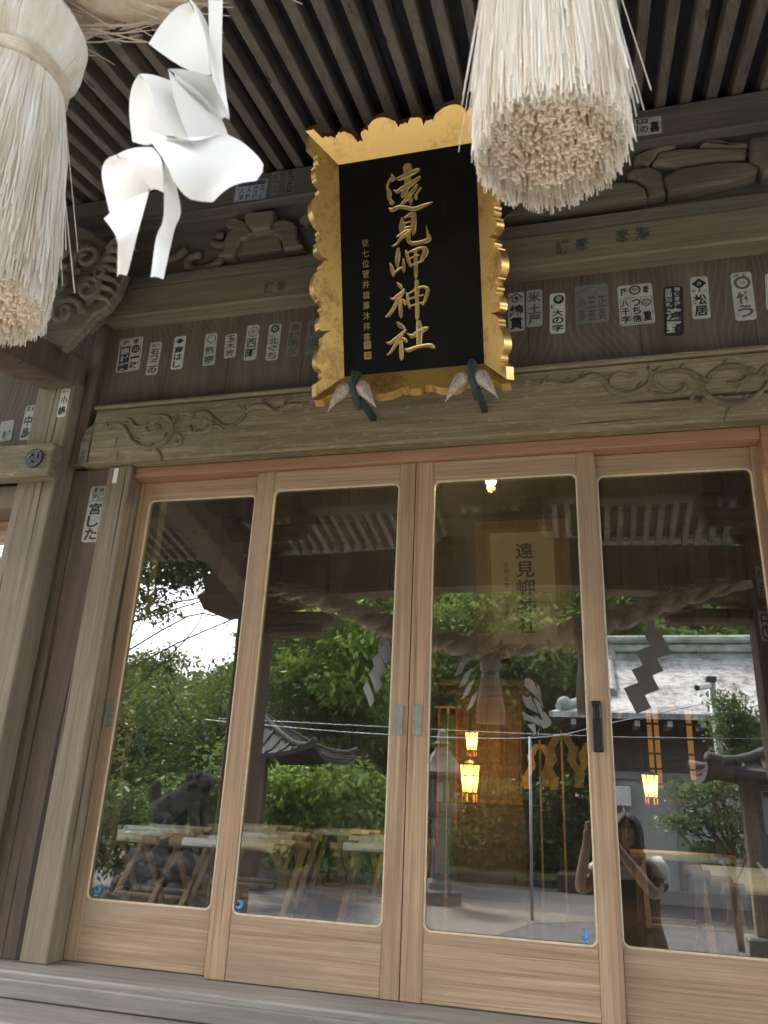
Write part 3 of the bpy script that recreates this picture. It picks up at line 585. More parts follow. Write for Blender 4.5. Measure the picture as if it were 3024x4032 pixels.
d3 = door(-.5925, .055, -.526, -.008, 0.0); d4 = door(.002, .622, .060, .572, .036)
d5 = door(-2.95, -2.255, -2.88, -2.318, .036, gz1=2.40, z1=2.498)
def pull(cx_, cz_, yf, d, w_=.030, h_=.100):
    m = MB()
    for (a, b_, c_, e_) in ((-w_/2, w_/2, h_/2-.006, h_/2), (-w_/2, w_/2, -h_/2, -h_/2+.006), (-w_/2, -w_/2+.006, -h_/2+.006, h_/2-.006), (w_/2-.006, w_/2, -h_/2+.006, h_/2-.006)):
        m.box(cx_+a, cx_+b_, yf-.0035, yf-.0002, cz_+c_, cz_+e_)
    m.box(cx_-w_/2+.006, cx_+w_/2-.006, yf-.0012, yf-.0002, cz_-h_/2+.006, cz_+h_/2-.006)
    m.build('door_pull', M_metal, d)
pull(-1.762, 1.695, .036, d1); pull(-.627, 1.692, 0, d2); pull(-.5615, 1.692, 0, d3)
lk = MB().box(.002, .036, -.010, -.0002, 1.606, 1.762, .004)
lk.tube([(.008,-.0105,1.708),(.008,-.0105,1.742),(.012,-.0105,1.748),(.026,-.0105,1.748),(.030,-.0105,1.742),(.030,-.0105,1.708),(.026,-.0105,1.702),(.012,-.0105,1.702)], .0022, 6, closed=True)
lko = lk.build('door_lock', M_blackm, d3)
MB().box(.0125, .0255, -.0135, -.0105, 1.706, 1.744, .002).ball((.019,-.0135,1.722), .003, 8, 6).build('lock_lever', plain('dark_lever', (.03,.03,.032), .25, .5), lko)
def bluemark(cx_, cz_, y, d):
    m = MB(); pts = [(cx_+.0105*math.cos(R(a)), y, cz_+.0105*math.sin(R(a))) for a in range(-150, 111, 20)]
    m.tube(pts, [.0012+.0045*math.sin(math.pi*min(1, i/ (len(pts)-1)*.75+.12)) for i in range(len(pts))], 6)
    m.box(cx_-.010, cx_+.006, y-.0005, y+.001, cz_-.024, cz_-.019)
    m.build('glass_mark', M_blue, d)
bluemark(-1.700, 1.100, .047, d1); bluemark(-1.146, 1.094, .011, d2); bluemark(-.048, 1.094, .011, d3)
# ================================================================== PLAQUE
PC = Vector((-.58, -.17, 2.935)); PU = Vector((0, -.25, .82)).normalized(); PN = Vector((1,0,0)).cross(PU)   # PN points out of the wall
PW, PH = .266, .832                                           # half width, height of the black board
plq = thing('gilt_plaque', 'large gilt scalloped plaque, black board with raised gold lettering, leaning out above the doors', 'name plaque', PC)
def pp(a, b, d=0.0): return tuple(PC + Vector((1,0,0))*a + PU*b + PN*d)
def ploc(mb): return mb
bd = MB(); vs = [pp(a, b, d) for d in (-.03, .0) for a, b in ((-PW-.01, -.01), (PW+.01, -.01), (PW+.01, PH+.01), (-PW-.01, PH+.01))]
bd.add(vs, [(3,2,1,0),(4,5,6,7),(0,1,5,4),(1,2,6,5),(2,3,7,6),(3,0,4,7)])
bd.build('black_board', M_lacq, plq)
def scallop(u):
    """cloud-scalloped depth along one side, u in 0..1"""
    s = 0.0
    for c, wd, h in SC:
        t = abs(u-c)/wd
        if t < 1: s = max(s, h*math.sqrt(max(0, 1-t*t))**.8)
    return s + (.07*abs(math.sin(u*110)) if s < .7 else 0)
def side(p0, p1, out, sc, flare, base, bumps, n=240):
    """one flared frame board from corner p0 to p1 of the black board; out = outward 2-d direction"""
    global SC, TH
    SC = bumps
    d = Vector(p1)-Vector(p0); L = d.length; d.normalize(); o = Vector(out)
    mb = MB(); inner = []; outer = []; bo = []; bi = []
    ca, sa = math.cos(flare), math.sin(flare); th = TH
    for i in range(n+1):
        u = i/n
        S = base + sc*scallop(u)
        e = min(u, 1-u)
        if e < .05: S = base + sc*1.0
        def pos(s, t):
            half = L/2 + s*ca
            q = Vector(p0) + d*(L/2 + (u*2-1)*half) + o*(s*ca)
            return pp(q.x + o.x*t*sa, q.y + o.y*t*sa, s*sa - t*ca)
        inner.append(pos(0, 0)); outer.append(pos(S, 0)); bo.append(pos(S, th)); bi.append(pos(0, th))
    N = n+1; vs = inner+outer+bo+bi; fi = []; ri = []; bk = []
    for i in range(n):
        fi.append((i, i+1, N+i+1, N+i)); ri.append((N+i, N+i+1, 2*N+i+1, 2*N+i)); bk.append((2*N+i, 2*N+i+1, 3*N+i+1, 3*N+i))
    fe = [(0, N, 2*N, 3*N), (n, 3*N+n, 2*N+n, N+n)]
    mb.add(vs, fi, 0); o2 = len(mb.f)
    mb.f += ri + bk + fe; mb.m += [RIM]*len(ri) + [1]*(len(bk)+2)
    return mb
LB = [(.06,.05,.55),(.125,.045,.75),(.20,.03,.5),(.28,.07,1.0),(.37,.035,.55),(.43,.035,.75),(.50,.028,.45),(.58,.07,1.0),(.67,.032,.5),(.73,.038,.75),(.80,.028,.5),(.87,.06,.95),(.95,.05,.6)]
HB = [(.07,.07,.5),(.17,.055,.6),(.30,.04,.5),(.40,.09,1.0),(.52,.045,.5),(.58,.05,.72),(.66,.035,.45),(.77,.095,1.0),(.90,.06,.7),(.97,.05,.6)]
BB = [(.05,.06,.6),(.14,.04,.3),(.25,.07,.5),(.36,.10,.95),(.47,.035,.55),(.53,.05,.75),(.60,.035,.5),(.71,.10,.95),(.83,.05,.5),(.90,.05,.5),(.97,.05,.6)]
RIM = 2; TH = .034
FL = R(46)
for args in (((-PW, PH), (-PW, 0), (-1, 0), .072, FL, .050, LB), ((PW, 0), (PW, PH), (1, 0), .072, FL, .050, [(1-c, w_, h_) for c, w_, h_ in LB])):
    side(*args).build('scalloped_frame_board', [G_aged, G_wood, G_leaf], plq)
side((-PW, 0), (PW, 0), (0, -1), .064, R(38), .060, BB).build('scalloped_frame_board', [G_aged, G_wood, G_leaf], plq)
RIM = 1; TH = .058
side((PW, PH), (-PW, PH), (0, 1), .072, R(46), .068, [(1-c, w_, h_) for c, w_, h_ in HB]).build('scalloped_frame_board', [G_leaf, G_wood], plq)
# raised brush lettering, one mesh per character
j = 0
for ch in '遠見岬神社':
    mb = MB()
    for st in DIG['kanji'][ch]:
        j += 1
        P = smooth_path([(a, b, w_) for a, b, w_ in st], 7); n = len(P)
        lift = .0045 + .00012*(j % 9)
        # round cap at both ends
        rows = []
        for i in range(n):
            t = P[min(i+1, n-1)][:2] - P[max(i-1, 0)][:2]; t = t/(np.linalg.norm(t)+1e-9); nn = np.array([-t[1], t[0]])
            h = max(P[i][2]*.5*.92, .0012); rows.append((P[i][:2], t, nn, h))
        def cap(row, sg):
            c, t, nn, h = row; return [(c+sg*t*h*f, t, nn, h*g) for f, g in ((.35,.94),(.65,.74),(.85,.5))]
        rows = cap(rows[0], -1)[::-1] + rows + cap(rows[-1], 1)
        vs = []; fs = []
        prof = [(-1, 0), (-1, lift*.55), (-.80, lift), (-.45, lift*.80), (0, lift*.72), (.45, lift*.80), (.80, lift), (1, lift*.55), (1, 0)]
        for c, t, nn, h in rows:
            for k_, z_ in prof: q = c+nn*h*k_; vs.append(pp(q[0], q[1], z_+.0002))
        m_ = len(prof)
        for i in range(len(rows)-1):
            for k_ in range(m_-1): fs.append((i*m_+k_, (i+1)*m_+k_, (i+1)*m_+k_+1, i*m_+k_+1))
        fs.append(tuple(range(m_))); fs.append(tuple((len(rows)-1)*m_+k_ for k_ in range(m_))[::-1])
        mb.add(vs, fs)
    mb.build('raised_character', G_letter, plq)
# ------------------------------------------------------------------ lettering helper
_glyph = {}
def glyph(ch, bold=.0):
    key = (ch, bold)
    if key not in _glyph:
        cu = bpy.data.curves.new('glyph', 'FONT'); cu.body = ch; cu.offset = bold; cu.resolution_u = 3
        o = bpy.data.objects.new('glyph', cu); col.objects.link(o); bpy.context.view_layer.update()
        m = bpy.data.meshes.new_from_object(o.evaluated_get(bpy.context.evaluated_depsgraph_get()))
        v = np.array([p.co[:2] for p in m.vertices]) if len(m.vertices) else np.zeros((1,2))
        f = [tuple(p.vertices) for p in m.polygons]
        lo, hi = v.min(0), v.max(0); s = np.maximum(hi-lo, .12 if ch != '一' else .5)
        v = (v-(lo+hi)/2)/s
        bpy.data.objects.remove(o); bpy.data.curves.remove(cu); bpy.data.meshes.remove(m)
        _glyph[key] = (v, f)
    return _glyph[key]
def put(mb, ch, fn, cx_, cy_, w_, h_, d, bold=.03, mi=0):
    v, f = glyph(ch, bold)
    mb.add([fn(cx_+a*w_, cy_+b*h_, d) for a, b in v], f, mi)
sg = MB()
SIG = '従七位菅井雄薫沐拝書'
for i, ch in enumerate(SIG):
    put(sg, ch, pp, -.168-.0005*i, .508-i*.0405, .027, .030, .0012, .006)
sg.build('signature_lettering', G_letter, plq)
for b_ in (.112, .072):
    q = MB(); vs = [pp(-.171+a*.014, b_+c*.0145, d) for d in (0.0003, .0022) for a, c in ((-1,-1),(1,-1),(1,1),(-1,1))]
    q.add(vs, [(4,5,6,7),(0,1,5,4),(1,2,6,5),(2,3,7,6),(3,0,4,7)], 0)
    put(q, '印' if b_ > .1 else '章', pp, -.171, b_, .020, .021, .0026, .0, 1)
    q.build('seal_block', [G_letter, G_wood], plq)

# ------------------------------------------------------------------ shell hooks holding the plaque
M_strap = plain('green_grey_strap', (.035,.06,.055), .7)
bS = NB('mottled_cone_shell'); n_ = bS.n('ShaderNodeTexVoronoi'); bS.l(bS.coords((1,1,.55)), n_.inputs['Vector']); n_.inputs['Scale'].default_value = 130
c_ = bS.ramp(bS.math('ADD', bS.math('MULTIPLY', bS.n('ShaderNodeSeparateColor').outputs[0], 0), n_.outputs['Distance']), [(.1,(.30,.17,.14)),(.38,(.42,.31,.26)),(.6,(.48,.42,.36))])
M_shell = bS.done(bS.bsdf(c_, .45))
def shell_hook(X, label, y0=-.262, z0=2.805, s=1.15, mat=None):
    t = thing('shell_hook', label, 'shell hook', (X, y0, z0), 'paired shell hooks under the plaques')
    for sg_ in (-1, 1):
        pts = []; rr = []; A = R(33)*sg_
        for i in range(15):
            u = i/14; L = .130*s*u
            pts.append((X+math.sin(A)*L+sg_*.008, y0-.012-.03*math.sin(u*2.2), z0+.035*s-math.cos(A)*L))
            rr.append(max(.0012, s*.0245*(.35+.65*min(1, u/.30))*(1-max(0, (u-.30)/.70)**1.1)))
        MB().tube(pts, rr, 14).build('cone_shell', mat or M_shell, t, smooth=True)
    st = MB().tube([(X, y0+.02, z0+.075*s), (X, y0-.035, z0+.055*s), (X+.002, y0-.047, z0+.01*s), (X+.008, y0-.035, z0-.028*s), (X+.015, y0+.01, z0-.05*s)], [.011*s]*5, 8)
    st.bar((X+.014, y0+.0, z0-.02*s), (X+.018, y0+(.185 if mat is None else .06), z0-.01*s), .018*s, .018*s)
    st.build('strap', M_strap, t, smooth=True)
    return t
shell_hook(-.765, 'two mottled cone shells on a dark strap under the gilt plaque at left end')
shell_hook(-.342, 'two mottled cone shells on a dark strap under the gilt plaque at right end')

# ================================================================== PAPER SLIPS
def papermat(name, c, fade):
    b = NB(name); n1 = b.noise(b.coords((1,1,1)), 35, 5, .65)
    return b.done(b.bsdf(b.ramp(n1, [(.35, c), (.62, tuple(x*(1-fade) for x in c))]), .7))
PP = {'w': papermat('slip_paper', (.52,.51,.45), .28), 'b': papermat('bright_slip_paper', (.64,.63,.58), .14), 'g': papermat('grey_slip_paper', (.40,.40,.35), .25),
      'f': papermat('faded_slip_paper', (.20,.20,.17), .3), 'k': plain('black_slip_paper', (.022,.023,.022), .6), 'n': papermat('brown_slip_paper', (.24,.20,.15), .3), 'u': papermat('bluish_slip_paper', (.42,.46,.52), .15)}
II = {'k': M_ink, 'm': plain('grey_ink', (.085,.085,.08), .7), 'f': M_inkfade, 'p': PP['w'], 'u': plain('bluish_ink', (.07,.09,.14), .7), 'd': plain('ghost_ink', (.09,.09,.075), .75)}
def slip(key, Y, paper, ink, items, label, group='paper votive slips pasted on the shrine front', name='votive_slip', frame=False):
    """items: ('t',char,cx,cy,w,h[,inkkey]) | ('r',x0,x1,y0,y1) dark box | ('c',cx,cy,r) dark disc, unit square, y down"""
    cx_, cz_, W, H, ang = DIG['st'][key]; ca, sa = math.cos(R(ang)), math.sin(R(ang))
    def fn(u, v, d):
        x = (u-.5)*W; z = (.5-v)*H
        return (cx_+x*ca-z*sa, Y-.0012-d, cz_+x*sa+z*ca)
    mb = MB(); r = .06; asp = W/H; pl = []
    for (ax, ay, a0) in ((1-r/asp, r, -90), (1-r/asp, 1-r, 0), (r/asp, 1-r, 90), (r/asp, r, 180)):
        for k_ in range(5):
            a = R(a0+22.5*k_); pl.append((ax+r/asp*math.cos(a), ay+r*math.sin(a)))
    n = len(pl); vs = [fn(u, v, 0) for u, v in pl] + [tuple(np.array(fn(u, v, 0))+np.array((0,.0009,0))) for u, v in pl]
    mb.add(vs, [tuple(range(n))] + [(i, n+i, n+(i+1)%n, (i+1)%n) for i in range(n)])
    o = mb.build(name, PP[paper]); tag(o, label, 'votive slip', group)
    L = {}
    for it in items:
        if it[0] == 't':
            kk = it[6] if len(it) > 6 else ink
            v, f = glyph(it[1], .03 if it[5] > .12 else .02)
            L.setdefault(kk, MB()).add([fn(it[2]+a*it[4], it[3]-b*it[5], .0006) for a, b in v], f)
        elif it[0] == 'r':
            L.setdefault(ink, MB()).add([fn(u, v, .0003) for u, v in ((it[1],it[3]),(it[1],it[4]),(it[2],it[4]),(it[2],it[3]))], [(0,1,2,3)])
        elif it[0] == 'c':
            L.setdefault(ink, MB()).add([fn(it[1]+it[3]*math.cos(2*math.pi*k_/24), it[2]+it[3]*asp*math.sin(2*math.pi*k_/24), .0003) for k_ in range(24)], [tuple(range(24))])
        elif it[0] == 'o':
            m = L.setdefault(ink, MB()); ri = it[4]
            vs = [fn(it[1]+rr_*math.cos(2*math.pi*k_/28), it[2]+rr_*asp*math.sin(2*math.pi*k_/28), .0003) for rr_ in (it[3], ri) for k_ in range(28)]
            m.add(vs, [(k_, (k_+1) % 28, 28+(k_+1) % 28, 28+k_) for k_ in range(28)])
        elif it[0] == 'l':                                     # line x0,y0,x1,y1,width
            x0, y0, x1, y1, wd = it[1:6]; d = np.array([(x1-x0)*W, (y1-y0)*H]); d /= np.linalg.norm(d); nx, ny = -d[1]*wd/W, d[0]*wd/H
            L.setdefault(ink, MB()).add([fn(x0+nx, y0+ny, .0004), fn(x1+nx, y1+ny, .0004), fn(x1-nx, y1-ny, .0004), fn(x0-nx, y0-ny, .0004)], [(0,1,2,3)])
        elif it[0] == 'd':                                     # diamond
            L.setdefault(ink, MB()).add([fn(it[1]-it[3], it[2], .0003), fn(it[1], it[2]+it[4], .0003), fn(it[1]+it[3], it[2], .0003), fn(it[1], it[2]-it[4], .0003)], [(0,1,2,3)])
    for kk, m in L.items(): m.build('slip_lettering', II[kk], o)
    return o
T = lambda c, x, y, w_, h_, *k: ('t', c, x, y, w_, h_, *k)
def col_(s, x, y0, y1, w_, *k):
    h = (y1-y0)/len(s); return [T(c, x, y0+h*(i+.5), w_, h*.92, *k) for i, c in enumerate(s)]
YB, Yk = -.0105, -.0805
box4 = lambda e: [('l',e,.02,1-e,.02,.0007),('l',e,.98,1-e,.98,.0007),('l',e,.02,e,.98,.0007),('l',1-e,.02,1-e,.98,.0007)]
slip('L1', YB, 'w', 'k', box4(.06)+[T('拝',.30,.13,.26,.14),T('奉',.72,.13,.26,.14),('r',.08,.5,.25,.95)]+col_('高村輝',.29,.27,.94,.36,'p')+[('c',.73,.36,.18),T('山',.73,.36,.2,.12,'p')]+col_('一政',.73,.50,.94,.38)+[('l',.06,.24,.94,.24,.0006)], 'square white slip with half its lettering reversed, leftmost on the brown board')
slip('L2', YB, 'w', 'k', [T('岩',.32,.10,.34,.10),T('小',.70,.10,.28,.10)]+col_('石つ二の',.5,.20,.96,.74), 'narrow white slip with bold lettering, second from the left end of the brown board')
slip('L3', YB, 'b', 'k', [('c',.5,.15,.22)]+[('l',.5,.19,.5+.42*math.sin(a),.19-.13*math.cos(a),.0016) for a in (-1.3,-.9,-.45,0,.45,.9,1.3)]+col_('高はし',.5,.30,.96,.72), 'brightest white slip with a lotus mark at its top, left part of the brown board')
slip('L4', YB, 'w', 'm', [('o',.55,.17,.36,.30),T('三',.5,.3,.3,.05)]+col_('悠亭',.48,.40,.96,.78), 'greyish slip with a pale ring, between the lotus slip and the torn short slip')
slip('L5', YB, 'w', 'm', col_('玉木家',.5,.05,.95,.74), 'short torn white slip with three characters, fifth from the left on the brown board')
slip('L6', YB, 'w', 'm', [('o',.55,.2,.42,.36)]+[('l',.55,.2,.55+.34*math.cos(a),.2+.11*math.sin(a),.0012) for a in (0,1.05,2.1,3.15,4.2,5.25)]+col_('西町',.48,.38,.95,.78), 'white slip with a wheel crest, sixth from the left on the brown board')
slip('L7', YB, 'w', 'm', [('o',.5,.14,.36,.16),T('三',.42,.33,.36,.04),('c',.5,.14,.08)]+col_('北ぐち',.5,.38,.97,.76), 'white slip with a small ring crest, seventh from the left on the brown board')
slip('L8', YB, 'f', 'd', col_('斎藤明久',.5,.05,.96,.8), 'faded dark slip left of the gilt plaque on the brown board')
slip('L9', YB, 'f', 'd', box4(.06)+col_('講中',.36,.1,.9,.4)+col_('英',.7,.5,.9,.4), 'faded outlined slip half hidden by the gilt plaque')
slip('R1', YB, 'w', 'k', [('l',.08,.14,.5,.03,.0022),('l',.92,.14,.5,.03,.0022),T('さ',.45,.18,.5,.17),T('か',.82,.15,.18,.06),T('い',.82,.22,.18,.06)]+col_('綿貫',.5,.31,.97,.86), 'white slip with a roof mark, directly right of the gilt plaque')
slip('R2', YB, 'g', 'm', [T('米',.5,.2,.8,.28)]+col_('土屋',.5,.38,.96,.8), 'greyed slip with a flower mark, second to the right of the gilt plaque')
slip('R3', YB, 'b', 'k', [('c',.58,.16,.36),T('寺',.58,.15,.4,.16,'p'),T('講',.24,.33,.34,.11)]+col_('大の字',.52,.40,.96,.74), 'white slip with a black disc mark, third to the right of the gilt plaque')
slip('R4', YB, 'f', 'd', [('l',.05,.2,.5,.05,.001),('l',.95,.2,.5,.05,.001)]+col_('小島',.2,.3,.95,.24)+col_('三吉',.5,.3,.95,.24)+col_('正英',.8,.3,.95,.24), 'wide faded slip almost the colour of the board, right of the disc marked slip')
slip('R5', YB, 'w', 'k', [T('拝',.17,.16,.2,.2),T('奉',.82,.16,.2,.2),('o',.5,.14,.17,.12),T('や',.5,.14,.18,.12),('l',.05,.33,.95,.33,.0007),('l',.345,.33,.345,.97,.0006),('l',.655,.33,.655,.97,.0006),('l',.05,.33,.05,.97,.0007),('l',.95,.33,.95,.97,.0007),('l',.05,.97,.95,.97,.0007)]+col_('八千字',.19,.36,.95,.24)+col_('つち信',.5,.36,.95,.26)+[('o',.8,.48,.13,.10),T('と',.8,.48,.14,.10),T('一',.8,.66,.24,.02),T('重',.8,.81,.24,.24)], 'wide white slip with three columns of lettering under a round mark')
slip('R6', YB, 'k', 'p', col_('諸国納札',.26,.04,.42,.32)+col_('神佛奉拝',.70,.02,.42,.30)+col_('濱野',.5,.44,.97,.78), 'black slip with white lettering on the right of the brown board')
slip('R7', YB, 'w', 'k', [('d',.5,.17,.42,.13),('d',.5,.17,.2,.06),T('二長町',.5,.34,.9,.05) if False else T('町',.2,.34,.22,.06),T('長',.5,.34,.22,.06),T('二',.8,.34,.22,.05),T('麻',.5,.17,.24,.09,'p')]+col_('松居',.5,.42,.95,.74), 'white slip with a diamond mark, right of the black slip')
slip('R8', YB, 'w', 'm', [T('拝',.27,.07,.26,.08),T('講',.70,.06,.26,.08),('o',.52,.22,.40,.26),T('小',.52,.22,.26,.08)]+col_('竹う',.52,.40,.95,.74), 'tall greyish slip with a ring mark, near the right edge of the brown board')
slip('R9', YB, 'b', 'k', box4(.08)+col_('奉納',.5,.08,.95,.7), 'white outlined slip cut off at the right edge of the picture')
DIG['st']['C1'] = [-2.122, 2.965, .043, .135, .7]
slip('C1', -.1205, 'b', 'k', [T('岩',.3,.09,.36,.10),T('小',.7,.09,.3,.10)]+col_('小嶋',.5,.22,.97,.8), 'bright white slip on the corner post above the crest beam')
slip('C2', YB, 'w', 'k', [T('羽',.3,.1,.3,.14),T('赤',.72,.1,.3,.14)]+col_('中島',.5,.28,.96,.74), 'white slip pasted on the side bay board, left of the corner post')
slip('C3', YB, 'g', 'k', [T('村',.55,.68,.6,.42)], 'torn white slip with one character at the left edge of the picture')
slip('C4', Yk-.003 if False else -.083, 'n', 'm', [T('八',.5,.12,.4,.10)]+col_('幸政',.5,.32,.95,.74), 'brown slip pasted on the left end of the carved beam')
slip('C5', -.0305, 'w', 'k', [('l',.18,.01,.82,.01,.0008),('l',.18,.27,.82,.27,.0008),('l',.18,.01,.18,.27,.0008),('l',.82,.01,.82,.27,.0008),('l',.5,.01,.5,.27,.0008),('l',.18,.14,.82,.14,.0008),T('神',.66,.075,.26,.11),T('佛',.66,.205,.26,.11),T('奉',.34,.075,.26,.11),T('拝',.34,.205,.26,.11)]+col_('宮した',.5,.30,.97,.72), 'tall greyed slip on the brown post left of the doors')
slip('T1', -.1005, 'u', 'u', box4(.03)+[('r',.06,.94,.05,.26)]+col_('五つか',.86,.29,.97,.17)+col_('きさり',.66,.29,.97,.17)+col_('人設',.44,.29,.97,.17)+col_('人流',.22,.29,.97,.17), 'wide bluish slip on the top beam behind the paper streamer')
slip('T2', -.1005, 'f', 'd', col_('北山',.5,.1,.95,.7), 'nearly vanished slip on the top beam right of the wide bluish slip')
slip('T3', -.1005, 'f', 'k', [T('講',.5,.12,.6,.18)]+col_('つた沼',.5,.26,.97,.74), 'dark faded slip on the top beam left of the gilt plaque')
slip('TR', -.1005, 'w', 'k', [('r',.3,.62,.05,.32),T('東',.4,.18,.12,.2,'p'),T('京',.53,.18,.12,.2,'p'),T('川',.22,.65,.24,.5),T('の',.5,.66,.22,.36),T('喜',.8,.58,.26,.62)], 'wide white slip on the top beam behind the right straw tassel')
for (gx, gz, gw, txt, lab) in ((-1.235, 3.445, .045, '講奉', 'faint ink remains of two old slips on the upper beam left of the gilt plaque'), (-.02, 3.46, .055, '講奉', 'faint ink remains of old slips on the upper beam right of the gilt plaque'), (.20, 3.475, .055, '奉寿', 'faint ink remains of old slips on the upper beam under the carved clouds')):
    gm = MB()
    for i_, c_ in enumerate(txt):
        v_, f_ = glyph(c_, .02); gm.add([(gx+i_*gw*1.3+a*gw, -.1006, gz+b*gw*1.2) for a, b in v_], f_)
    tag(gm.build('ink_remains', II['f']), lab, 'ink mark', 'ink left by old slips')
cx_, cz_, W_, H_, an_ = DIG['st']['strip']
tag(MB().box(cx_-.010, cx_+.010, -.0535, -.0505, cz_-.033, cz_+.033, .0008).build('white_strip', M_paper), 'small blank white strip stuck on the post beside the door lintel', 'strip')

# ================================================================== STRAW ROPE, TASSELS, STREAMERS
def strawmat(name, a, b_, c, stretch=(60,60,2.5), tr=.25):
    b = NB(name); n1 = b.noise(b.coords(stretch), 1, 3, .6)
    cc = b.ramp(n1, [(.3, a), (.5, b_), (.7, c)])
    d = b.bsdf(cc, .65, spec=.3); t = b.n('ShaderNodeBsdfTranslucent'); b.l(cc, t.inputs['Color'])
    m = b.n('ShaderNodeMixShader'); m.inputs[0].default_value = tr; b.l(d, m.inputs[1]); b.l(t.outputs[0], m.inputs[2])
    return b.done(m.outputs[0])
S_white = strawmat('pale_straw', (.68,.60,.47), (.80,.75,.66), (.86,.84,.79))
S_pink = strawmat('cut_straw', (.76,.64,.52), (.87,.79,.69), (.90,.85,.78), tr=.5)
S_rope = strawmat('rope_straw', (.38,.31,.22), (.53,.45,.34), (.66,.59,.47), (25,25,25), .05)
M_shide = NB('streamer_paper')
_d = M_shide.n('ShaderNodeBsdfDiffuse'); _d.inputs['Color'].default_value = (.80,.80,.78,1)
_t = M_shide.n('ShaderNodeBsdfTranslucent'); _t.inputs['Color'].default_value = (.62,.63,.60,1)
_bp = M_shide.bump(M_shide.noise(M_shide.coords((1,1,1)), 55, 4, .6), .35, .004); M_shide.l(_bp, _d.inputs['Normal'])
_m = M_shide.n('ShaderNodeMixShader'); _m.inputs[0].default_value = .25
M_shide.l(_d.outputs[0], _m.inputs[1]); M_shide.l(_t.outputs[0], _m.inputs[2]); M_shide = M_shide.done(_m.outputs[0])
YR = -2.10
rope = thing('sacred_rope', 'thick twisted straw rope slung across the porch in front of the shrine doors', 'rope', (-.55, YR, 2.35))
cl = smooth_path([(-2.15, YR-.08, 2.74), (-1.9, YR-.03, 2.70), (-1.52, YR, 2.585), (-1.2, YR, 2.46), (-.95, YR, 2.385), (-.7, YR, 2.345), (-.5, YR, 2.34), (-.3, YR, 2.365), (-.04, YR, 2.44), (.2, YR, 2.52), (.36, YR, 2.575), (.63, YR, 2.65), (.97, YR-.08, 2.74)], 14)
random.seed(2)
for s_ in range(2):
    pts = []; rr = []; acc = 0
    for i, p in enumerate(cl):
        if i: acc += np.linalg.norm(p-cl[i-1])
        t = cl[min(i+1, len(cl)-1)]-cl[max(i-1, 0)]; t /= np.linalg.norm(t)
        a = np.array([0,1,0]); b = np.cross(t, a); ph = acc/.30*2*math.pi + s_*math.pi
        e = min(1, .35+.65*min(i, len(cl)-1-i)/30)
        pts.append(p + .034*e*(math.cos(ph)*a+math.sin(ph)*b)); rr.append(.043*e)
    MB().tube(pts, rr, 16).build('rope_strand', S_rope, rope, smooth=True)
fb = MB()
for k in range(1500):                                          # loose fibres lying along the strands
    i = random.randrange(6, len(cl)-7); p = cl[i]; t = cl[i+1]-cl[i-1]; t /= np.linalg.norm(t)
    a = np.array([0,1,0]); b = np.cross(t, a); th = random.uniform(0, 6.283); ra = random.uniform(.066, .076)
    o0 = math.cos(th)*a+math.sin(th)*b; L = random.uniform(.04, .11); th2 = th+random.uniform(.4, 1.2)
    o1 = math.cos(th2)*a+math.sin(th2)*b; lift = random.choice([.0,.0,.0,.012,.03])
    q0 = p+o0*(ra-.002); q1 = p+t*L*.5+(o0+o1)*.5*(ra+.004+lift*.4); q2 = p+t*L+o1*(ra+lift)
    fb.tube([q0, q1, q2], [.0011,.001,.0005], 3)
fb.build('loose_fibres', S_rope, rope)

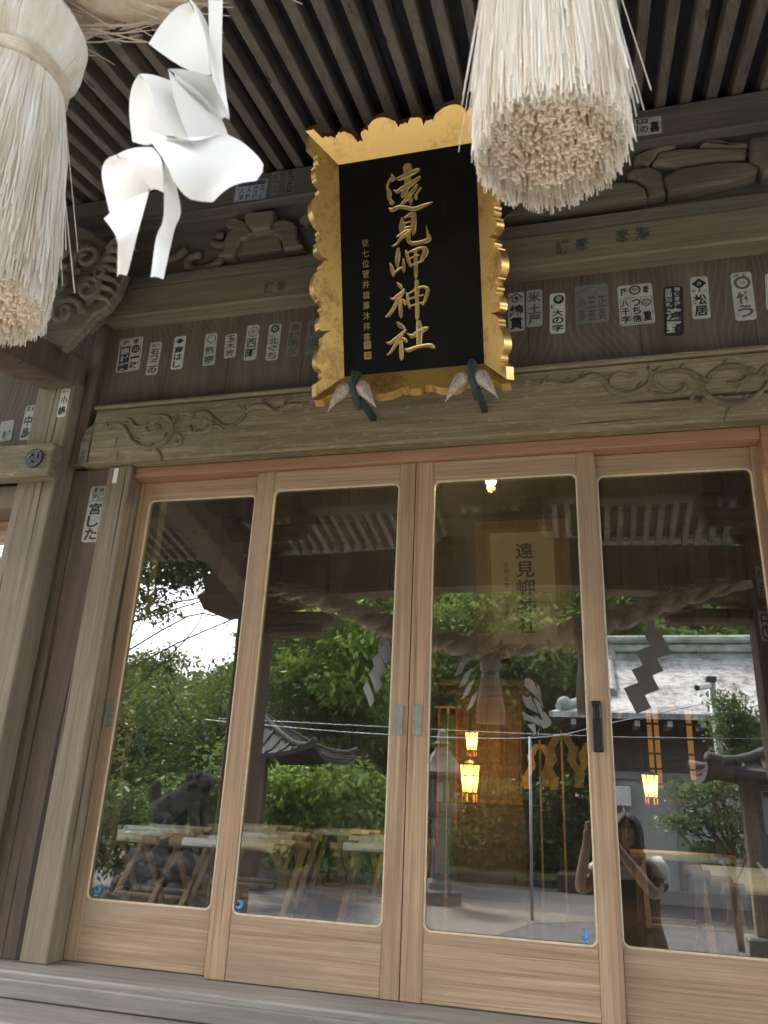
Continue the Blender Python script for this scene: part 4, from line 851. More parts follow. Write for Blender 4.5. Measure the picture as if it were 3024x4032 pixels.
def tassel(cx_, cy_, zt, zb, r0, r1, label, n=1500, seed=1, bowl=.02):
    """knob with a wrapped neck and a skirt of straws"""
    rd = random.Random(seed)
    t = thing('straw_tassel', label, 'tassel', (cx_, cy_, zb), 'straw tassels hanging from the rope')
    H = zt-zb; zn = zb+H*.74
    kn = MB(); n_ = 64; prof = [(.15,zt),(.55,zt-.004),(.92,zt-.018),(1.10,zt-.042),(1.08,zn+.026),(.93,zn+.008),(.80,zn-.004),(.8,zn-.014)]
    rk = r0; vs = []; fs = []
    for k_, (q, z) in enumerate(prof):
        for i in range(n_):
            a = 2*math.pi*i/n_; rr_ = rk*q*(1+.022*(i % 2)); vs.append((cx_+rr_*math.cos(a), cy_+rr_*math.sin(a), z))
    for k_ in range(len(prof)-1):
        for i in range(n_): fs.append(((k_+1)*n_+i, (k_+1)*n_+(i+1) % n_, k_*n_+(i+1) % n_, k_*n_+i))
    fs.append(tuple(range(n_))); kn.add(vs, fs)
    for i in range(420):                                       # straws folded over the knob
        a = rd.uniform(0, 6.283); rr_ = rk*1.10; da = rd.uniform(-.12, .12)
        kn.tube([(cx_+.3*rk*math.cos(a), cy_+.3*rk*math.sin(a), zt+.002), (cx_+.75*rr_*math.cos(a), cy_+.75*rr_*math.sin(a), zt-.010), (cx_+1.02*rr_*math.cos(a+da*.5), cy_+1.02*rr_*math.sin(a+da*.5), zt-.04), (cx_+1.0*rr_*math.cos(a+da), cy_+1.0*rr_*math.sin(a+da), zn+.026), (cx_+.76*rr_*math.cos(a+da), cy_+.76*rr_*math.sin(a+da), zn-.002)], .0013, 3)
    kn.build('knob', S_white, t, smooth=False)
    bn = MB()
    for j_ in range(3):
        pts = [(cx_+rk*.9*math.cos(R(15*k_)), cy_+rk*.9*math.sin(R(15*k_)), zn-.004-.0065*j_+.002*math.sin(R(15*k_)+j_)) for k_ in range(24)]
        bn.tube(pts, .0050, 8, closed=True)
    bn.build('binding_cord', S_rope, t, smooth=True)
    MB().tube([(cx_+.004, cy_, zt-.01), (cx_, cy_, zt+.05), (cx_-.003, cy_, zt+.10)], .005, 6).build('hanging_cord', S_rope, t)
    sk = MB()
    core = [(.72,zn-.01),(.8,zn-.04),(.86,zb+.06),(.86,zb+bowl+.016)]
    m_ = 28; vs = [(cx_+rr_*(r0 if k_ < 1 else r0+(r1-r0)*k_/3)*math.cos(2*math.pi*i/m_), cy_+rr_*(r0 if k_ < 1 else r0+(r1-r0)*k_/3)*math.sin(2*math.pi*i/m_), z) for k_, (rr_, z) in enumerate(core) for i in range(m_)]
    fs = [((k_+1)*m_+i, (k_+1)*m_+(i+1) % m_, k_*m_+(i+1) % m_, k_*m_+i) for k_ in range(3) for i in range(m_)] + [tuple(3*m_+i for i in range(m_))[::-1]]
    sk.add(vs, fs, 1)
    for i in range(n):                                         # outer straws
        a = rd.uniform(0, 6.283); f = math.sqrt(rd.uniform(.72, 1)); a2 = a+rd.gauss(0, .10)
        e = rd.random(); fl = rd.gauss(0, .03) + (.18 if e > .996 else 0) + (.07 if e > .965 else 0)
        zb_ = zb + rd.uniform(-.012, .03) + (rd.uniform(0, .05) if e > .8 else 0)
        x0, y0 = cx_+r0*.86*f*math.cos(a), cy_+r0*.86*f*math.sin(a)
        xm, ym = cx_+(r0+.5*(r1-r0))*f*math.cos(a+(a2-a)*.5), cy_+(r0+.5*(r1-r0))*f*math.sin(a+(a2-a)*.5)
        rb = r1*f*(1+fl); x1, y1 = cx_+rb*math.cos(a2), cy_+rb*math.sin(a2)
        ra = rd.uniform(.0004, .0008)
        sk.tube([(x0, y0, zn), (xm, ym, (zn+zb_)/2+.02), (x1, y1, zb_)], [ra, ra, ra*.8], 4, 0 if rd.random() < .9 else 1)
    for i in range(int(n*.5)):                                # cut ends filling the bottom
        a = rd.uniform(0, 6.283); f = math.sqrt(rd.uniform(0, 1))*.97; r_ = r1*f
        zz = zb + bowl*(1-f*f) + rd.gauss(0, .004); ra = rd.uniform(.0011, .0019)
        x1, y1 = cx_+r_*math.cos(a), cy_+r_*math.sin(a); tx, ty = rd.gauss(0, .0014), rd.gauss(0, .0014)
        sk.tube([(x1+tx, y1+ty, zz+.055), (x1, y1, zz)], [ra, ra], 5, 1)
    sk.build('straw_skirt', [S_white, S_pink], t)
    return t
tassel(-.577, YR, 2.275, 1.889, .055, .082, 'straw tassel at the left under the rope, knob and wrapped neck in view', 6500, 3, .012)
tassel(-.010, YR, 2.40, 1.952, 0.049, .062, 'straw tassel seen from below at the top of the picture, cut ends facing down', 6500, 7, .030)

# big curled paper streamer in front of the camera
SHD = [   # edge rails of each curled fold, in metres
 ([(-0.3045, -2.17, 2.1169), (-0.2971, -2.17, 2.069), (-0.2843, -2.17, 2.0116)], [(-0.2898, -2.17, 2.1125), (-0.2806, -2.17, 2.0361), (-0.2653, -2.17, 1.9682)], 0),
 ([(-0.3355, -2.155, 2.1433), (-0.3562, -2.145, 2.1553), (-0.3733, -2.14, 2.1452), (-0.3754, -2.15, 2.1064)], [(-0.3334, -2.155, 2.1422), (-0.3108, -2.17, 2.0967), (-0.2917, -2.18, 2.0463), (-0.289, -2.17, 2.0212)], 0.02),
 ([(-0.3346, -2.155, 2.1435), (-0.3093, -2.172, 2.0937), (-0.2903, -2.182, 2.0435), (-0.2844, -2.175, 2.0122)], [(-0.3364, -2.15, 2.1512), (-0.3231, -2.15, 2.1317), (-0.3009, -2.155, 2.0819), (-0.2849, -2.158, 2.0319), (-0.2712, -2.16, 1.9782)], -0.008),
 ([(-0.3623, -2.17, 2.0412), (-0.3839, -2.15, 2.0522), (-0.3898, -2.14, 2.0375), (-0.3712, -2.15, 1.9856)], [(-0.3603, -2.17, 2.04), (-0.3398, -2.18, 2.0076), (-0.3301, -2.182, 1.9844), (-0.3295, -2.17, 1.9625)], 0.015),
 ([(-0.3619, -2.17, 2.0411), (-0.339, -2.181, 2.0062), (-0.3293, -2.183, 1.9831), (-0.328, -2.172, 1.9601)], [(-0.3432, -2.15, 2.0512), (-0.3295, -2.155, 2.0159), (-0.2976, -2.17, 1.9486)], -0.006),
 ([(-0.3253, -2.18, 2.0262), (-0.2933, -2.205, 1.9525), (-0.2768, -2.2, 1.9138), (-0.2698, -2.18, 1.9147)], [(-0.327, -2.17, 2.0355), (-0.3161, -2.145, 2.0369), (-0.2929, -2.14, 2.0065), (-0.2745, -2.15, 1.967)], 0.015),
 ([(-0.3253, -2.18, 2.0262), (-0.3127, -2.15, 2.0304), (-0.2845, -2.15, 1.9918)], [(-0.286, -2.17, 2.0183), (-0.2817, -2.16, 2.0075), (-0.2803, -2.145, 1.9951)], -0.006),
 ([(-0.3252, -2.19, 1.9401), (-0.2872, -2.215, 1.8841), (-0.2761, -2.21, 1.8625), (-0.2753, -2.19, 1.8673), (-0.2594, -2.185, 1.8665)], [(-0.3132, -2.19, 1.938), (-0.2735, -2.205, 1.909), (-0.269, -2.16, 1.9606), (-0.2301, -2.17, 1.9136), (-0.2282, -2.18, 1.8855)], -0.012),
 ([(-0.3595, -2.18, 1.9385), (-0.381, -2.165, 1.9525), (-0.3951, -2.152, 1.9562), (-0.3918, -2.15, 1.94), (-0.3788, -2.15, 1.9066)], [(-0.3581, -2.18, 1.938), (-0.3368, -2.192, 1.9182), (-0.3216, -2.198, 1.8995), (-0.3217, -2.18, 1.8961)], 0.012),
 ([(-0.3592, -2.18, 1.9384), (-0.3351, -2.194, 1.9159), (-0.32, -2.2, 1.8972), (-0.3184, -2.182, 1.8913)], [(-0.3185, -2.19, 1.9281), (-0.2962, -2.208, 1.8964), (-0.2913, -2.208, 1.8829), (-0.3001, -2.19, 1.8784)], -0.006),
 ([(-0.3209, -2.18, 1.8941), (-0.3166, -2.19, 1.8427), (-0.326, -2.18, 1.8214), (-0.3347, -2.17, 1.8217)], [(-0.3669, -2.17, 1.8825), (-0.327, -2.2, 1.8328), (-0.3343, -2.185, 1.8273), (-0.3432, -2.17, 1.8212)], -0.006),
 ([(-0.2947, -2.205, 1.8954), (-0.2967, -2.19, 1.8549), (-0.3072, -2.18, 1.846), (-0.3057, -2.18, 1.8083)], [(-0.2902, -2.19, 1.8837), (-0.2924, -2.175, 1.8706), (-0.2991, -2.17, 1.86), (-0.3014, -2.17, 1.8134)], -0.004)]
sh = thing('paper_streamer', 'large curled white paper streamer hanging near the left tassel', 'paper streamer', (-.33, -2.17, 2.25), 'zigzag paper streamers on the rope')
for A_, B_, bulge in SHD:
    a = smooth_path(A_, 6); b = smooth_path(B_, 6)
    def resamp(P, n=16):
        P = [np.array(p) for p in P]; s = [0]
        for i in range(1, len(P)): s.append(s[-1]+np.linalg.norm(P[i]-P[i-1]))
        out = []
        for k in range(n+1):
            t = s[-1]*k/n; i = max(0, min(len(P)-2, int(np.searchsorted(s, t))-1)); f = (t-s[i])/(s[i+1]-s[i]+1e-9); out.append(P[i]*(1-f)+P[i+1]*f)
        return out
    a = resamp(a); b = resamp(b); n, m = 16, 10; vs = []
    for i in range(n+1):
        for j in range(m+1):
            f = j/m; p = a[i]*(1-f)+b[i]*f; p[1] += .45*bulge*math.sin(math.pi*f); vs.append(tuple(p))
    fs = [(i*(m+1)+j, i*(m+1)+j+1, (i+1)*(m+1)+j+1, (i+1)*(m+1)+j) for i in range(n) for j in range(m)]
    MB().add(vs, fs).build('paper_fold', M_shide, sh, smooth=True)
def zigzag(x, z, s, label, tw=0.0, flip=1, sep=True):
    """folded zigzag streamer of four leaves"""
    t = thing('paper_streamer', label, 'paper streamer', (x, YR, z), 'zigzag paper streamers on the rope')
    mb = MB(); px_, pz_ = x, z
    def quad(a, b, c, d): mb.add([a, b, c, d], [(0,1,2,3)])
    w_ = .075*s; h_ = .128*s; yy = YR-.02
    mb.add([(x-.02*s, yy, z+.16*s), (x+.02*s, yy, z+.16*s), (x+.02*s, yy, z-.01), (x-.02*s, yy, z-.01)], [(0,1,2,3)])
    xx = x - w_*.5; zz = z
    for i in range(4):
        sl = .055*s*flip; y0 = yy-.012*i*(1 if tw >= 0 else -1); tw_ = tw*(i+1)
        c = [(xx, y0-tw_, zz), (xx+w_, y0+tw_, zz+.03*s), (xx+w_+sl, y0+tw_-.01, zz+.03*s-h_), (xx+sl, y0-tw_-.01, zz-h_)]
        quad(*c); xx += sl*.15-.004*s; zz -= h_*.72
        xx -= sl*.9*(1 if i % 2 == 0 else .6)
    mb.build('folded_leaf', M_shide, t, solid=.0006)
    return t
zigzag(.375, 2.43, 1.15, 'dark silhouetted zigzag streamer mirrored in front of the pale roof', 0, 1)
zigzag(-.74, 2.25, .72, 'zigzag streamer mirrored left of the straw tassel', .012, -1)
zigzag(-1.27, 2.36, .95, 'zigzag streamer mirrored in the second door from the left', .02, 1)
# ================================================================== INSIDE THE HALL
FZ = .80
hp(MB().box(-5, 4, .121, 7.2, .70, FZ), 'interior_floor', wood('floor_board_wood', 0, (.10,.06,.035), (.17,.11,.065), (.24,.165,.10), 14, 110, rough=.16))
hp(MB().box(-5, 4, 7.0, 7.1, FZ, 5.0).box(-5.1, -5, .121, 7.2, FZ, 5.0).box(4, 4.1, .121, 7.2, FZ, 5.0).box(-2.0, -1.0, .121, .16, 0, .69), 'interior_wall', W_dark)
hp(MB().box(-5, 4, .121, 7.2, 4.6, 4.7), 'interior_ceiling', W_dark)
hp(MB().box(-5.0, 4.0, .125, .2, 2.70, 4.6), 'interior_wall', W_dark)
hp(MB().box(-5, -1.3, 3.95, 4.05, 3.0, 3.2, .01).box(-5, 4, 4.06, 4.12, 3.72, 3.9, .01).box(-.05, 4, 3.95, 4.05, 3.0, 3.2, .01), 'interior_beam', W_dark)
for px in (-3.2, -1.35, .95, 2.6):
    hp(MB().box(px-.08, px+.08, 4.0, 4.16, FZ, 4.6, .01), 'interior_post', W_dark)
# lattice screen with lit panes behind
lt = MB()
for px in np.arange(.20, 1.25, .115): lt.box(px-.008, px+.008, 5.02, 5.05, 1.5, 2.45)
for pz in np.arange(1.52, 2.45, .13): lt.box(.20, 1.25, 5.0, 5.02, pz-.008, pz+.008)
hp(lt, 'lattice_screen', W_dark)
M_screen = emit('lit_paper_screen', (1, .42, .10), .05, (.5,.3,.12))
hp(MB().box(.50, .60, 5.08, 5.10, 1.62, 2.32).box(.84, .90, 5.08, 5.10, 1.70, 2.32), 'lit_paper_screen', M_screen)
# altar cabinet
BULB_AT = (-.373, .50, 2.757)
cab = thing('altar_cabinet', 'wooden altar cabinet glowing orange beside the hanging lanterns inside the hall', 'cabinet', (-.75, 3.6, FZ))
W_cab = wood('cabinet_wood', 2, (.07,.04,.02), (.13,.08,.042), (.19,.125,.07), 20, 140)
MB().box(-1.0, -.50, 3.42, 3.8, 1.42, 2.20, .01).build('cabinet_body', W_cab, cab)
MB().box(-1.06, -.44, 3.36, 3.84, 2.201, 2.24, .005).box(-1.12, -.38, 3.32, 3.88, 2.27, 2.31, .005).box(-1.03, -.47, 3.39, 3.82, 2.241, 2.269).build('cabinet_cornice', W_cab, cab)
MB().box(-1.02, -.48, 3.40, 3.8, FZ, 1.418, .01).build('cabinet_base', W_dark, cab)
dm = MB()
for i in range(4):
    for j in range(3): dm.box(-.98+.118*i, -.88+.118*i, 3.408, 3.4185, 1.46+.24*j, 1.66+.24*j, .004)
dm.build('cabinet_panel', W_cab, cab)
# inner name plaque
W_pole_pale = plain('tarnished_gilt_frame', (.30,.23,.10), .6)
ip = thing('inner_plaque', 'pale paper name plaque with black brush lettering inside the hall, above the third door', 'name plaque', (-.50, 4.0, 2.72))
def fnp(a, b, d): return (-.505+a, 3.98-.22*(b/.93)-d, 2.70+b)
def pbox(mb, a0, a1, b0, b1, d0, d1, mi=0):
    vs = [fnp(a, b, d) for d in (d0, d1) for a, b in ((a0,b0),(a1,b0),(a1,b1),(a0,b1))]
    mb.add(vs, [(3,2,1,0),(4,5,6,7),(0,1,5,4),(1,2,6,5),(2,3,7,6),(3,0,4,7)], mi)
q = MB(); pbox(q, -.27, .27, .0, .93, -.02, 0); q.build('paper_panel', papermat('aged_paper', (.74,.69,.54), .10), ip)
q = MB()
for a in ((-.30,-.27,-.03,.96),(.27,.30,-.03,.96),(-.27,.27,-.03,0),(-.27,.27,.93,.96)): pbox(q, *a, -.02, .02)
q.build('gilt_frame', W_pole_pale, ip)
q = MB()
for a in ((-.40,-.30,-.06,1.03),(.30,.40,-.06,1.03),(-.30,.30,.96,1.03)): pbox(q, *a, -.03, .012)
q.build('outer_frame', W_int, ip)
q = MB()
for i, c in enumerate('遠見岬神社'): put(q, c, fnp, .02, .775-.155*i, .155, .135, .002, .02)
for i, c in enumerate('正四位勲三等公爵'): put(q, c, fnp, -.14, .66-.057*i, .040, .042, .002, .01)
q.build('brush_lettering', M_ink, ip)
M_shell2 = plain('orange_shell', (.50,.24,.08), .5)
shell_hook(-.70, 'pair of orange cone shells under the left end of the pale inner plaque', 3.9, 2.63, 1.2, M_shell2)
shell_hook(-.31, 'pair of orange cone shells under the right end of the pale inner plaque', 3.9, 2.63, 1.2, M_shell2)
# lamps
bL = NB('lit_lantern_paper'); _t = bL.n('ShaderNodeBsdfTransparent'); _m = bL.n('ShaderNodeMixShader'); _m.inputs[0].default_value = .45
bL.l(bL.bsdf((.8,.6,.3), .5, **{'Emission Color': (1, .60, .15, 1), 'Emission Strength': LAMP_E}), _m.inputs[1]); bL.l(_t.outputs[0], _m.inputs[2]); M_lampglass = bL.done(_m.outputs[0])
M_bulb = emit('bulb_light', (1, .80, .36), BULB_E)
def lamp_light(name, loc, energy, colr, r, par):
    d = bpy.data.lights.new(name, 'POINT'); d.energy = energy; d.color = colr; d.shadow_soft_size = r
    o = bpy.data.objects.new(name, d); col.objects.link(o); o.parent = par; o.location = Vector(loc)-parent_loc(par); return o
def lantern(x, y, z, s, label, seed=0):
    t = thing('hanging_lantern', label, 'lantern', (x, y, z), 'lit hexagonal lanterns inside the hall')
    g = MB(); f = MB(); r0, r1, h = .05*s, .072*s, .19*s
    P0 = [(x+r0*math.cos(R(60*k)), y+r0*math.sin(R(60*k)), z-h/2) for k in range(6)]; P1 = [(x+r1*math.cos(R(60*k)), y+r1*math.sin(R(60*k)), z+h/2) for k in range(6)]
    for k in range(6):
        j = (k+1) % 6; g.add([P0[k], P0[j], P1[j], P1[k]], [(0,1,2,3)]); f.tube([P0[k], P1[k]], .004*s, 5); f.tube([P0[k], P0[j]], .005*s, 5); f.tube([P1[k], P1[j]], .006*s, 5)
        m0 = [(P0[k][i]*.4+P1[k][i]*.6) for i in range(3)]; m1 = [(P0[j][i]*.4+P1[j][i]*.6) for i in range(3)]; f.tube([m0, m1], .003*s, 5)
    g.build('lantern_pane', M_lampglass, t)
    f.lathe([(.078*s, 0), (.05*s, .012*s), (.015*s, .022*s), (.004*s, .03*s)], x, y, 6, 0, z+h/2+.003)
    f.tube([(x, y, z+h/2+.07*s), (x, y, z+h/2+.45*s)], .004*s, 5)
    f.build('lantern_frame', M_blackm, t)
    ts = MB()
    for k in range(6): ts.tube([(P0[k][0], P0[k][1], z-h/2), (P0[k][0]*1.0, P0[k][1], z-h/2-.06*s)], .0035*s, 5)
    ts.build('lantern_tassel', M_shell2, t)
    lamp_light('lantern_light', (x, y, z), LAMP_W*s, (1, .52, .15), .06*s, t)
    return t
lantern(-.815, 3.0, 1.835, .66, 'small lit lantern, upper of the two at the glowing altar cabinet')
lantern(-.82, 2.95, 1.585, .98, 'large lit lantern, lower of the two at the glowing altar cabinet')
lantern(.36, 3.0, 1.585, .74, 'lit lantern hanging alone at the right inside the hall, behind the fourth door')
BX, BY, BZ = BULB_AT
bt = thing('ceiling_bulb', 'bright yellow ceiling bulb glowing at the top of the third door', 'light bulb', (BX, BY, BZ))
MB().ball((BX, BY, BZ), .024, 16, 12).build('bulb', M_bulb, bt, smooth=True)
MB().lathe([(.013,.0),(.016,.02),(.010,.035)], BX, BY, 16, 0, BZ+.022).tube([(BX,BY,BZ+.05),(BX,BY,4.6)], .004, 6).build('lamp_socket', M_metal, bt)
lamp_light('bulb_light', (BX, BY-.001, BZ-.032), BULB_W, (1, .72, .28), .02, bt)
# gold zigzag offerings on a stand
M_gohei = plain('gold_paper', (.40,.27,.07), .6, .3)
def gohei(x, y, z, s, label):
    t = thing('gold_paper_wand', label, 'paper wand', (x, y, FZ), 'gold zigzag paper wands inside the hall')
    mb = MB()
    for sg in (-1, 1):
        xx = x+sg*.015*s; zz = z
        for i in range(4):
            a = sg*(.05 if i % 2 == 0 else -.018)*s
            mb.add([(xx-.025*s, y-.004*i, zz), (xx+.025*s, y-.004*i, zz), (xx+.025*s+a, y-.004*i-.004, zz-.085*s), (xx-.025*s+a, y-.004*i-.004, zz-.085*s)], [(0,1,2,3)])
            xx += a*1.1; zz -= .072*s
    mb.build('folded_gold_paper', M_gohei, t, solid=.001)
    MB().tube([(x, y+.02, FZ), (x, y+.02, z+.03)], .008, 6).build('wand_stick', W_pole, t)
    return t
gohei(-.20, 3.0, 1.90, 1.15, 'middle and tallest of the three gold paper wands inside the hall')
gohei(-.36, 3.2, 1.84, 1.0, 'left of the three gold paper wands inside the hall')
gohei(.0, 3.1, 1.86, 1.0, 'right of the three gold paper wands, beside the fourth door')
# red sash lantern pole at the altar
M_red = plain('vermilion_cloth', (.25,.05,.025), .7)
sashes = thing('altar_banner', 'narrow green and red banner hung left of the lit lanterns inside the hall', 'banner', (-1.02, 3.3, FZ))
MB().box(-1.10, -.98, 3.3, 3.305, .95, 2.05, .0).build('banner_cloth', plain('green_cloth', (.03,.07,.03), .8), sashes)
MB().box(-1.115, -1.102, 3.295, 3.31, .95, 2.10).box(-.978, -.965, 3.295, 3.31, 1.25, 2.10).build('banner_edge', M_red, sashes)
MB().tube([(-1.14,3.31,2.10),(-.94,3.31,2.10)], .01, 6).tube([(-1.04,3.31,2.10),(-1.04,3.31,FZ)], .012, 6).build('banner_pole', W_pole, sashes)

# folding stools
def make_stool(x0, x1, y, label):
    t = thing('folding_stool', label, 'stool', ((x0+x1)/2, y, FZ), 'white canvas folding stools inside the doors')
    zt = 1.185; ya, yb = y, y+.30
    for yy in (ya, yb): MB().tube([(x0, yy, zt), (x1, yy, zt)], .021, 12).build('top_bar', W_polex, t, smooth=False)
    cv_ = MB(); n = 14; rows = []
    for k in range(9): a = R(-150+22.5*k)+0; rows.append((ya+.0235*math.cos(R(200-22.5*k)), zt+.0235*math.sin(R(200-22.5*k))))
    rows = [(ya-.0235, zt-.012), (ya-.0225, zt+.008), (ya-.012, zt+.021), (ya+.006, zt+.0235)]
    for k in range(1, n): f = k/n; rows.append((ya+(yb-ya)*f, zt+.0235-.028*math.sin(math.pi*f)))
    rows += [(yb-.006, zt+.0235), (yb+.012, zt+.021), (yb+.0225, zt+.008), (yb+.0235, zt-.012)]
    vs = [(xx, a, b) for a, b in rows for xx in (x0+.075, (x0+x1)/2, x1-.075)]
    cv_.add(vs, [(3*i+j, 3*i+j+1, 3*i+3+j+1, 3*i+3+j) for i in range(len(rows)-1) for j in range(2)])
    cv_.build('canvas_seat', M_canvas, t, smooth=True, solid=.002)
    for xx in (x0+.05, x1-.05):
        for sg in (0, 1):
            a, b = (ya, yb) if sg == 0 else (yb, ya)
            MB().bar((xx+.018*(sg*2-1), a, zt-.012), (xx+.018*(sg*2-1), b, FZ+.012), .020, .032, .003, upv=(1,0,0)).build('leg', W_pole, t)
    for yy, sg in ((ya, 1), (yb, -1)): MB().tube([(x0+.07, yy, FZ+.03), (x1-.07, yy, FZ+.03)], .011, 8).build('foot_bar', W_polex, t)
    return t
W_polex = wood('stool_bar_wood', 0, (.26,.16,.085), (.40,.265,.15), (.52,.37,.23), 30, 150)
random.seed(8)
SEATS = [(-2.75,-2.15,1.22,'front row stool at the far left inside the first door'),(-2.08,-1.44,1.22,'front row stool across the first and second doors'),
 (-1.36,-.90,1.62,'second row stool inside the second door'),(-2.9,-2.3,2.0,'second row stool at the far left'),(-2.22,-1.66,2.05,'second row stool inside the first door'),(-1.55,-1.0,2.35,'third row stool inside the second door'),(-2.7,-2.1,2.9,'third row stool at the far left'),(-2.0,-1.45,3.0,'third row stool behind the first two doors'),
 (.44,1.07,.74,'front row stool inside the fourth door'),(.40,1.03,1.35,'second row stool inside the fourth door'),(.2,.8,2.5,'third row stool inside the fourth door')]
for a in SEATS: make_stool(a[0], a[1], a[2], 'white canvas folding stool, '+a[3])
# ================================================================== OUTSIDE, mirrored in the glass
def V(x, yv, z): return (x, -yv, z)
def flat(name, pts, z, mat, zb=None):
    mb = MB(); mb.add([(x, -y, z) for x, y in pts], [tuple(range(len(pts)))]); o = mb.build(name, mat); return tag(o, kind='structure')
bG = NB('blue_grey_gravel'); c1 = bG.coords((1,1,1), False)
vo = bG.n('ShaderNodeTexVoronoi'); bG.l(c1, vo.inputs['Vector']); vo.inputs['Scale'].default_value = 28
gr = bG.ramp(vo.outputs['Distance'], [(.0, (.085,.093,.11)), (.5, (.038,.042,.051))])
gv = bG.mix(.45, gr, bG.ramp(vo.outputs['Color'], [(.2, (.028,.031,.04)), (.8, (.135,.137,.15))]))
n_ = bG.noise(c1, .6, 4); gv = bG.mix(bG.math('MULTIPLY', n_, .35), gv, (.09,.088,.082))
M_gravel = bG.done(bG.bsdf(gv, .9, normal=bG.bump(vo.outputs['Distance'], .9, .02)))
bP = NB('sandy_path'); c1 = bP.coords((1,1,1), False); n1 = bP.noise(c1, 2.0, 6, .65); n2 = bP.noise(c1, 60, 3)
M_path = bP.done(bP.bsdf(bP.ramp(bP.math('ADD', bP.math('MULTIPLY', n1, .6), bP.math('MULTIPLY', n2, .4)), [(.35, (.085,.08,.07)), (.65, (.13,.122,.108))]), .9, normal=bP.bump(n2, .5, .01)))
bM = NB('moss_bank'); c1 = bM.coords((1,1,1), False); n1 = bM.noise(c1, 1.6, 6, .65); n2 = bM.noise(c1, 25, 4)
M_moss = bM.done(bM.bsdf(bM.ramp(bM.math('ADD', bM.math('MULTIPLY', n1, .55), bM.math('MULTIPLY', n2, .45)), [(.38, (.06,.05,.03)), (.5, (.08,.10,.03)), (.64, (.17,.20,.055))]), .95, normal=bM.bump(n2, .8, .03)))
M_stone = plain('old_granite', (.11,.105,.095), .85, var=.45, scale=14, bump=.6)
M_stone2 = plain('dark_mossy_stone', (.042,.039,.033), .9, var=.95, scale=11, bump=.6)
flat('ground', [(-120,-3), (120,-3), (120,160), (-120,160)], GZ, M_gravel)
flat('path', [(-7.35,13.6),(-5.24,13.34),(-3.96,13.16),(-2.85,11.48),(-1.68,10.54),(-.14,10.56),(3.0,10.9),(3.0,10.2),(-.04,10.02),(-.89,9.3),(-1.36,7.61),(-.9,3.4),(-2.2,3.4),(-2.98,9.12),(-6.27,12.25),(-9,14.2),(-9,15)], GZ+.004, M_path)
flat('pavement', [(-4.2,1.76),(2.6,1.76),(2.6,4.0),(-4.2,4.0)], GZ+.008, plain('porch_bounce_paving', (.36,.345,.32), .85, var=.2, scale=6))  # unseen porch paving, made pale and enlarged to bounce light upward

# wooded hill
def hill_h(x, yv):
    d = yv+2.6; az = x/d
    gap = max(0, min(1, (az+.74)/.07)) * max(0, min(1, (-.38-az)/.06))
    t = max(0, min(1, (yv-14.5)/14)); t = t*t*(3-2*t)
    top = .42*(1-gap) + .12*gap
    return GZ + t*(top*d*.85) + .15*math.sin(x*1.3)*t
hv = MB(); nx_, ny_ = 70, 30
xs = np.linspace(-60, 50, nx_); ys = np.linspace(13.6, 60, ny_)
hv.add([(x, -y, hill_h(x, y) + (.10 if y > 14.5 else -.02)) for y in ys for x in xs], [(j*nx_+i, j*nx_+i+1, (j+1)*nx_+i+1, (j+1)*nx_+i) for j in range(ny_-1) for i in range(nx_-1)])
tag(hv.build('hill', M_moss, smooth=True), kind='structure')
bank = MB(); bx = np.linspace(-9.5, -.05, 40); by = np.linspace(14.05, 18.5, 14)
bank.add([(x, -y, GZ+.20*min(1, (y-14.05)/.25)+.05*(y-14.05)+.03*math.sin(3*x+2*y)) for y in by for x in bx], [(j*40+i, j*40+i+1, (j+1)*40+i+1, (j+1)*40+i) for j in range(13) for i in range(39)])
tag(bank.build('moss_ground', M_moss, smooth=True), kind='structure')
random.seed(21)
kx = -4.4; kn = 0
while kx < -.2:
    L = random.uniform(.7, 1.2); hh = random.uniform(.17, .23)
    mb = MB().box(kx+.01, kx+L-.01, -14.25, -14.0+random.uniform(-.03, .03), GZ-.02, GZ+hh, .03)
    o = mb.build('kerb_stone', M_stone2); kn += 1
    tag(o, 'rough dark kerb stone edging the moss bank along the gravel', 'kerb stone', 'kerb stones edging the moss bank'); kx += L
tag(MB().box(-.75, .15, -14.6, -13.7, GZ-.02, GZ+.33, .04).build('stone_block', M_stone2), 'squat dark stone block at the right end of the kerb stones', 'stone block')

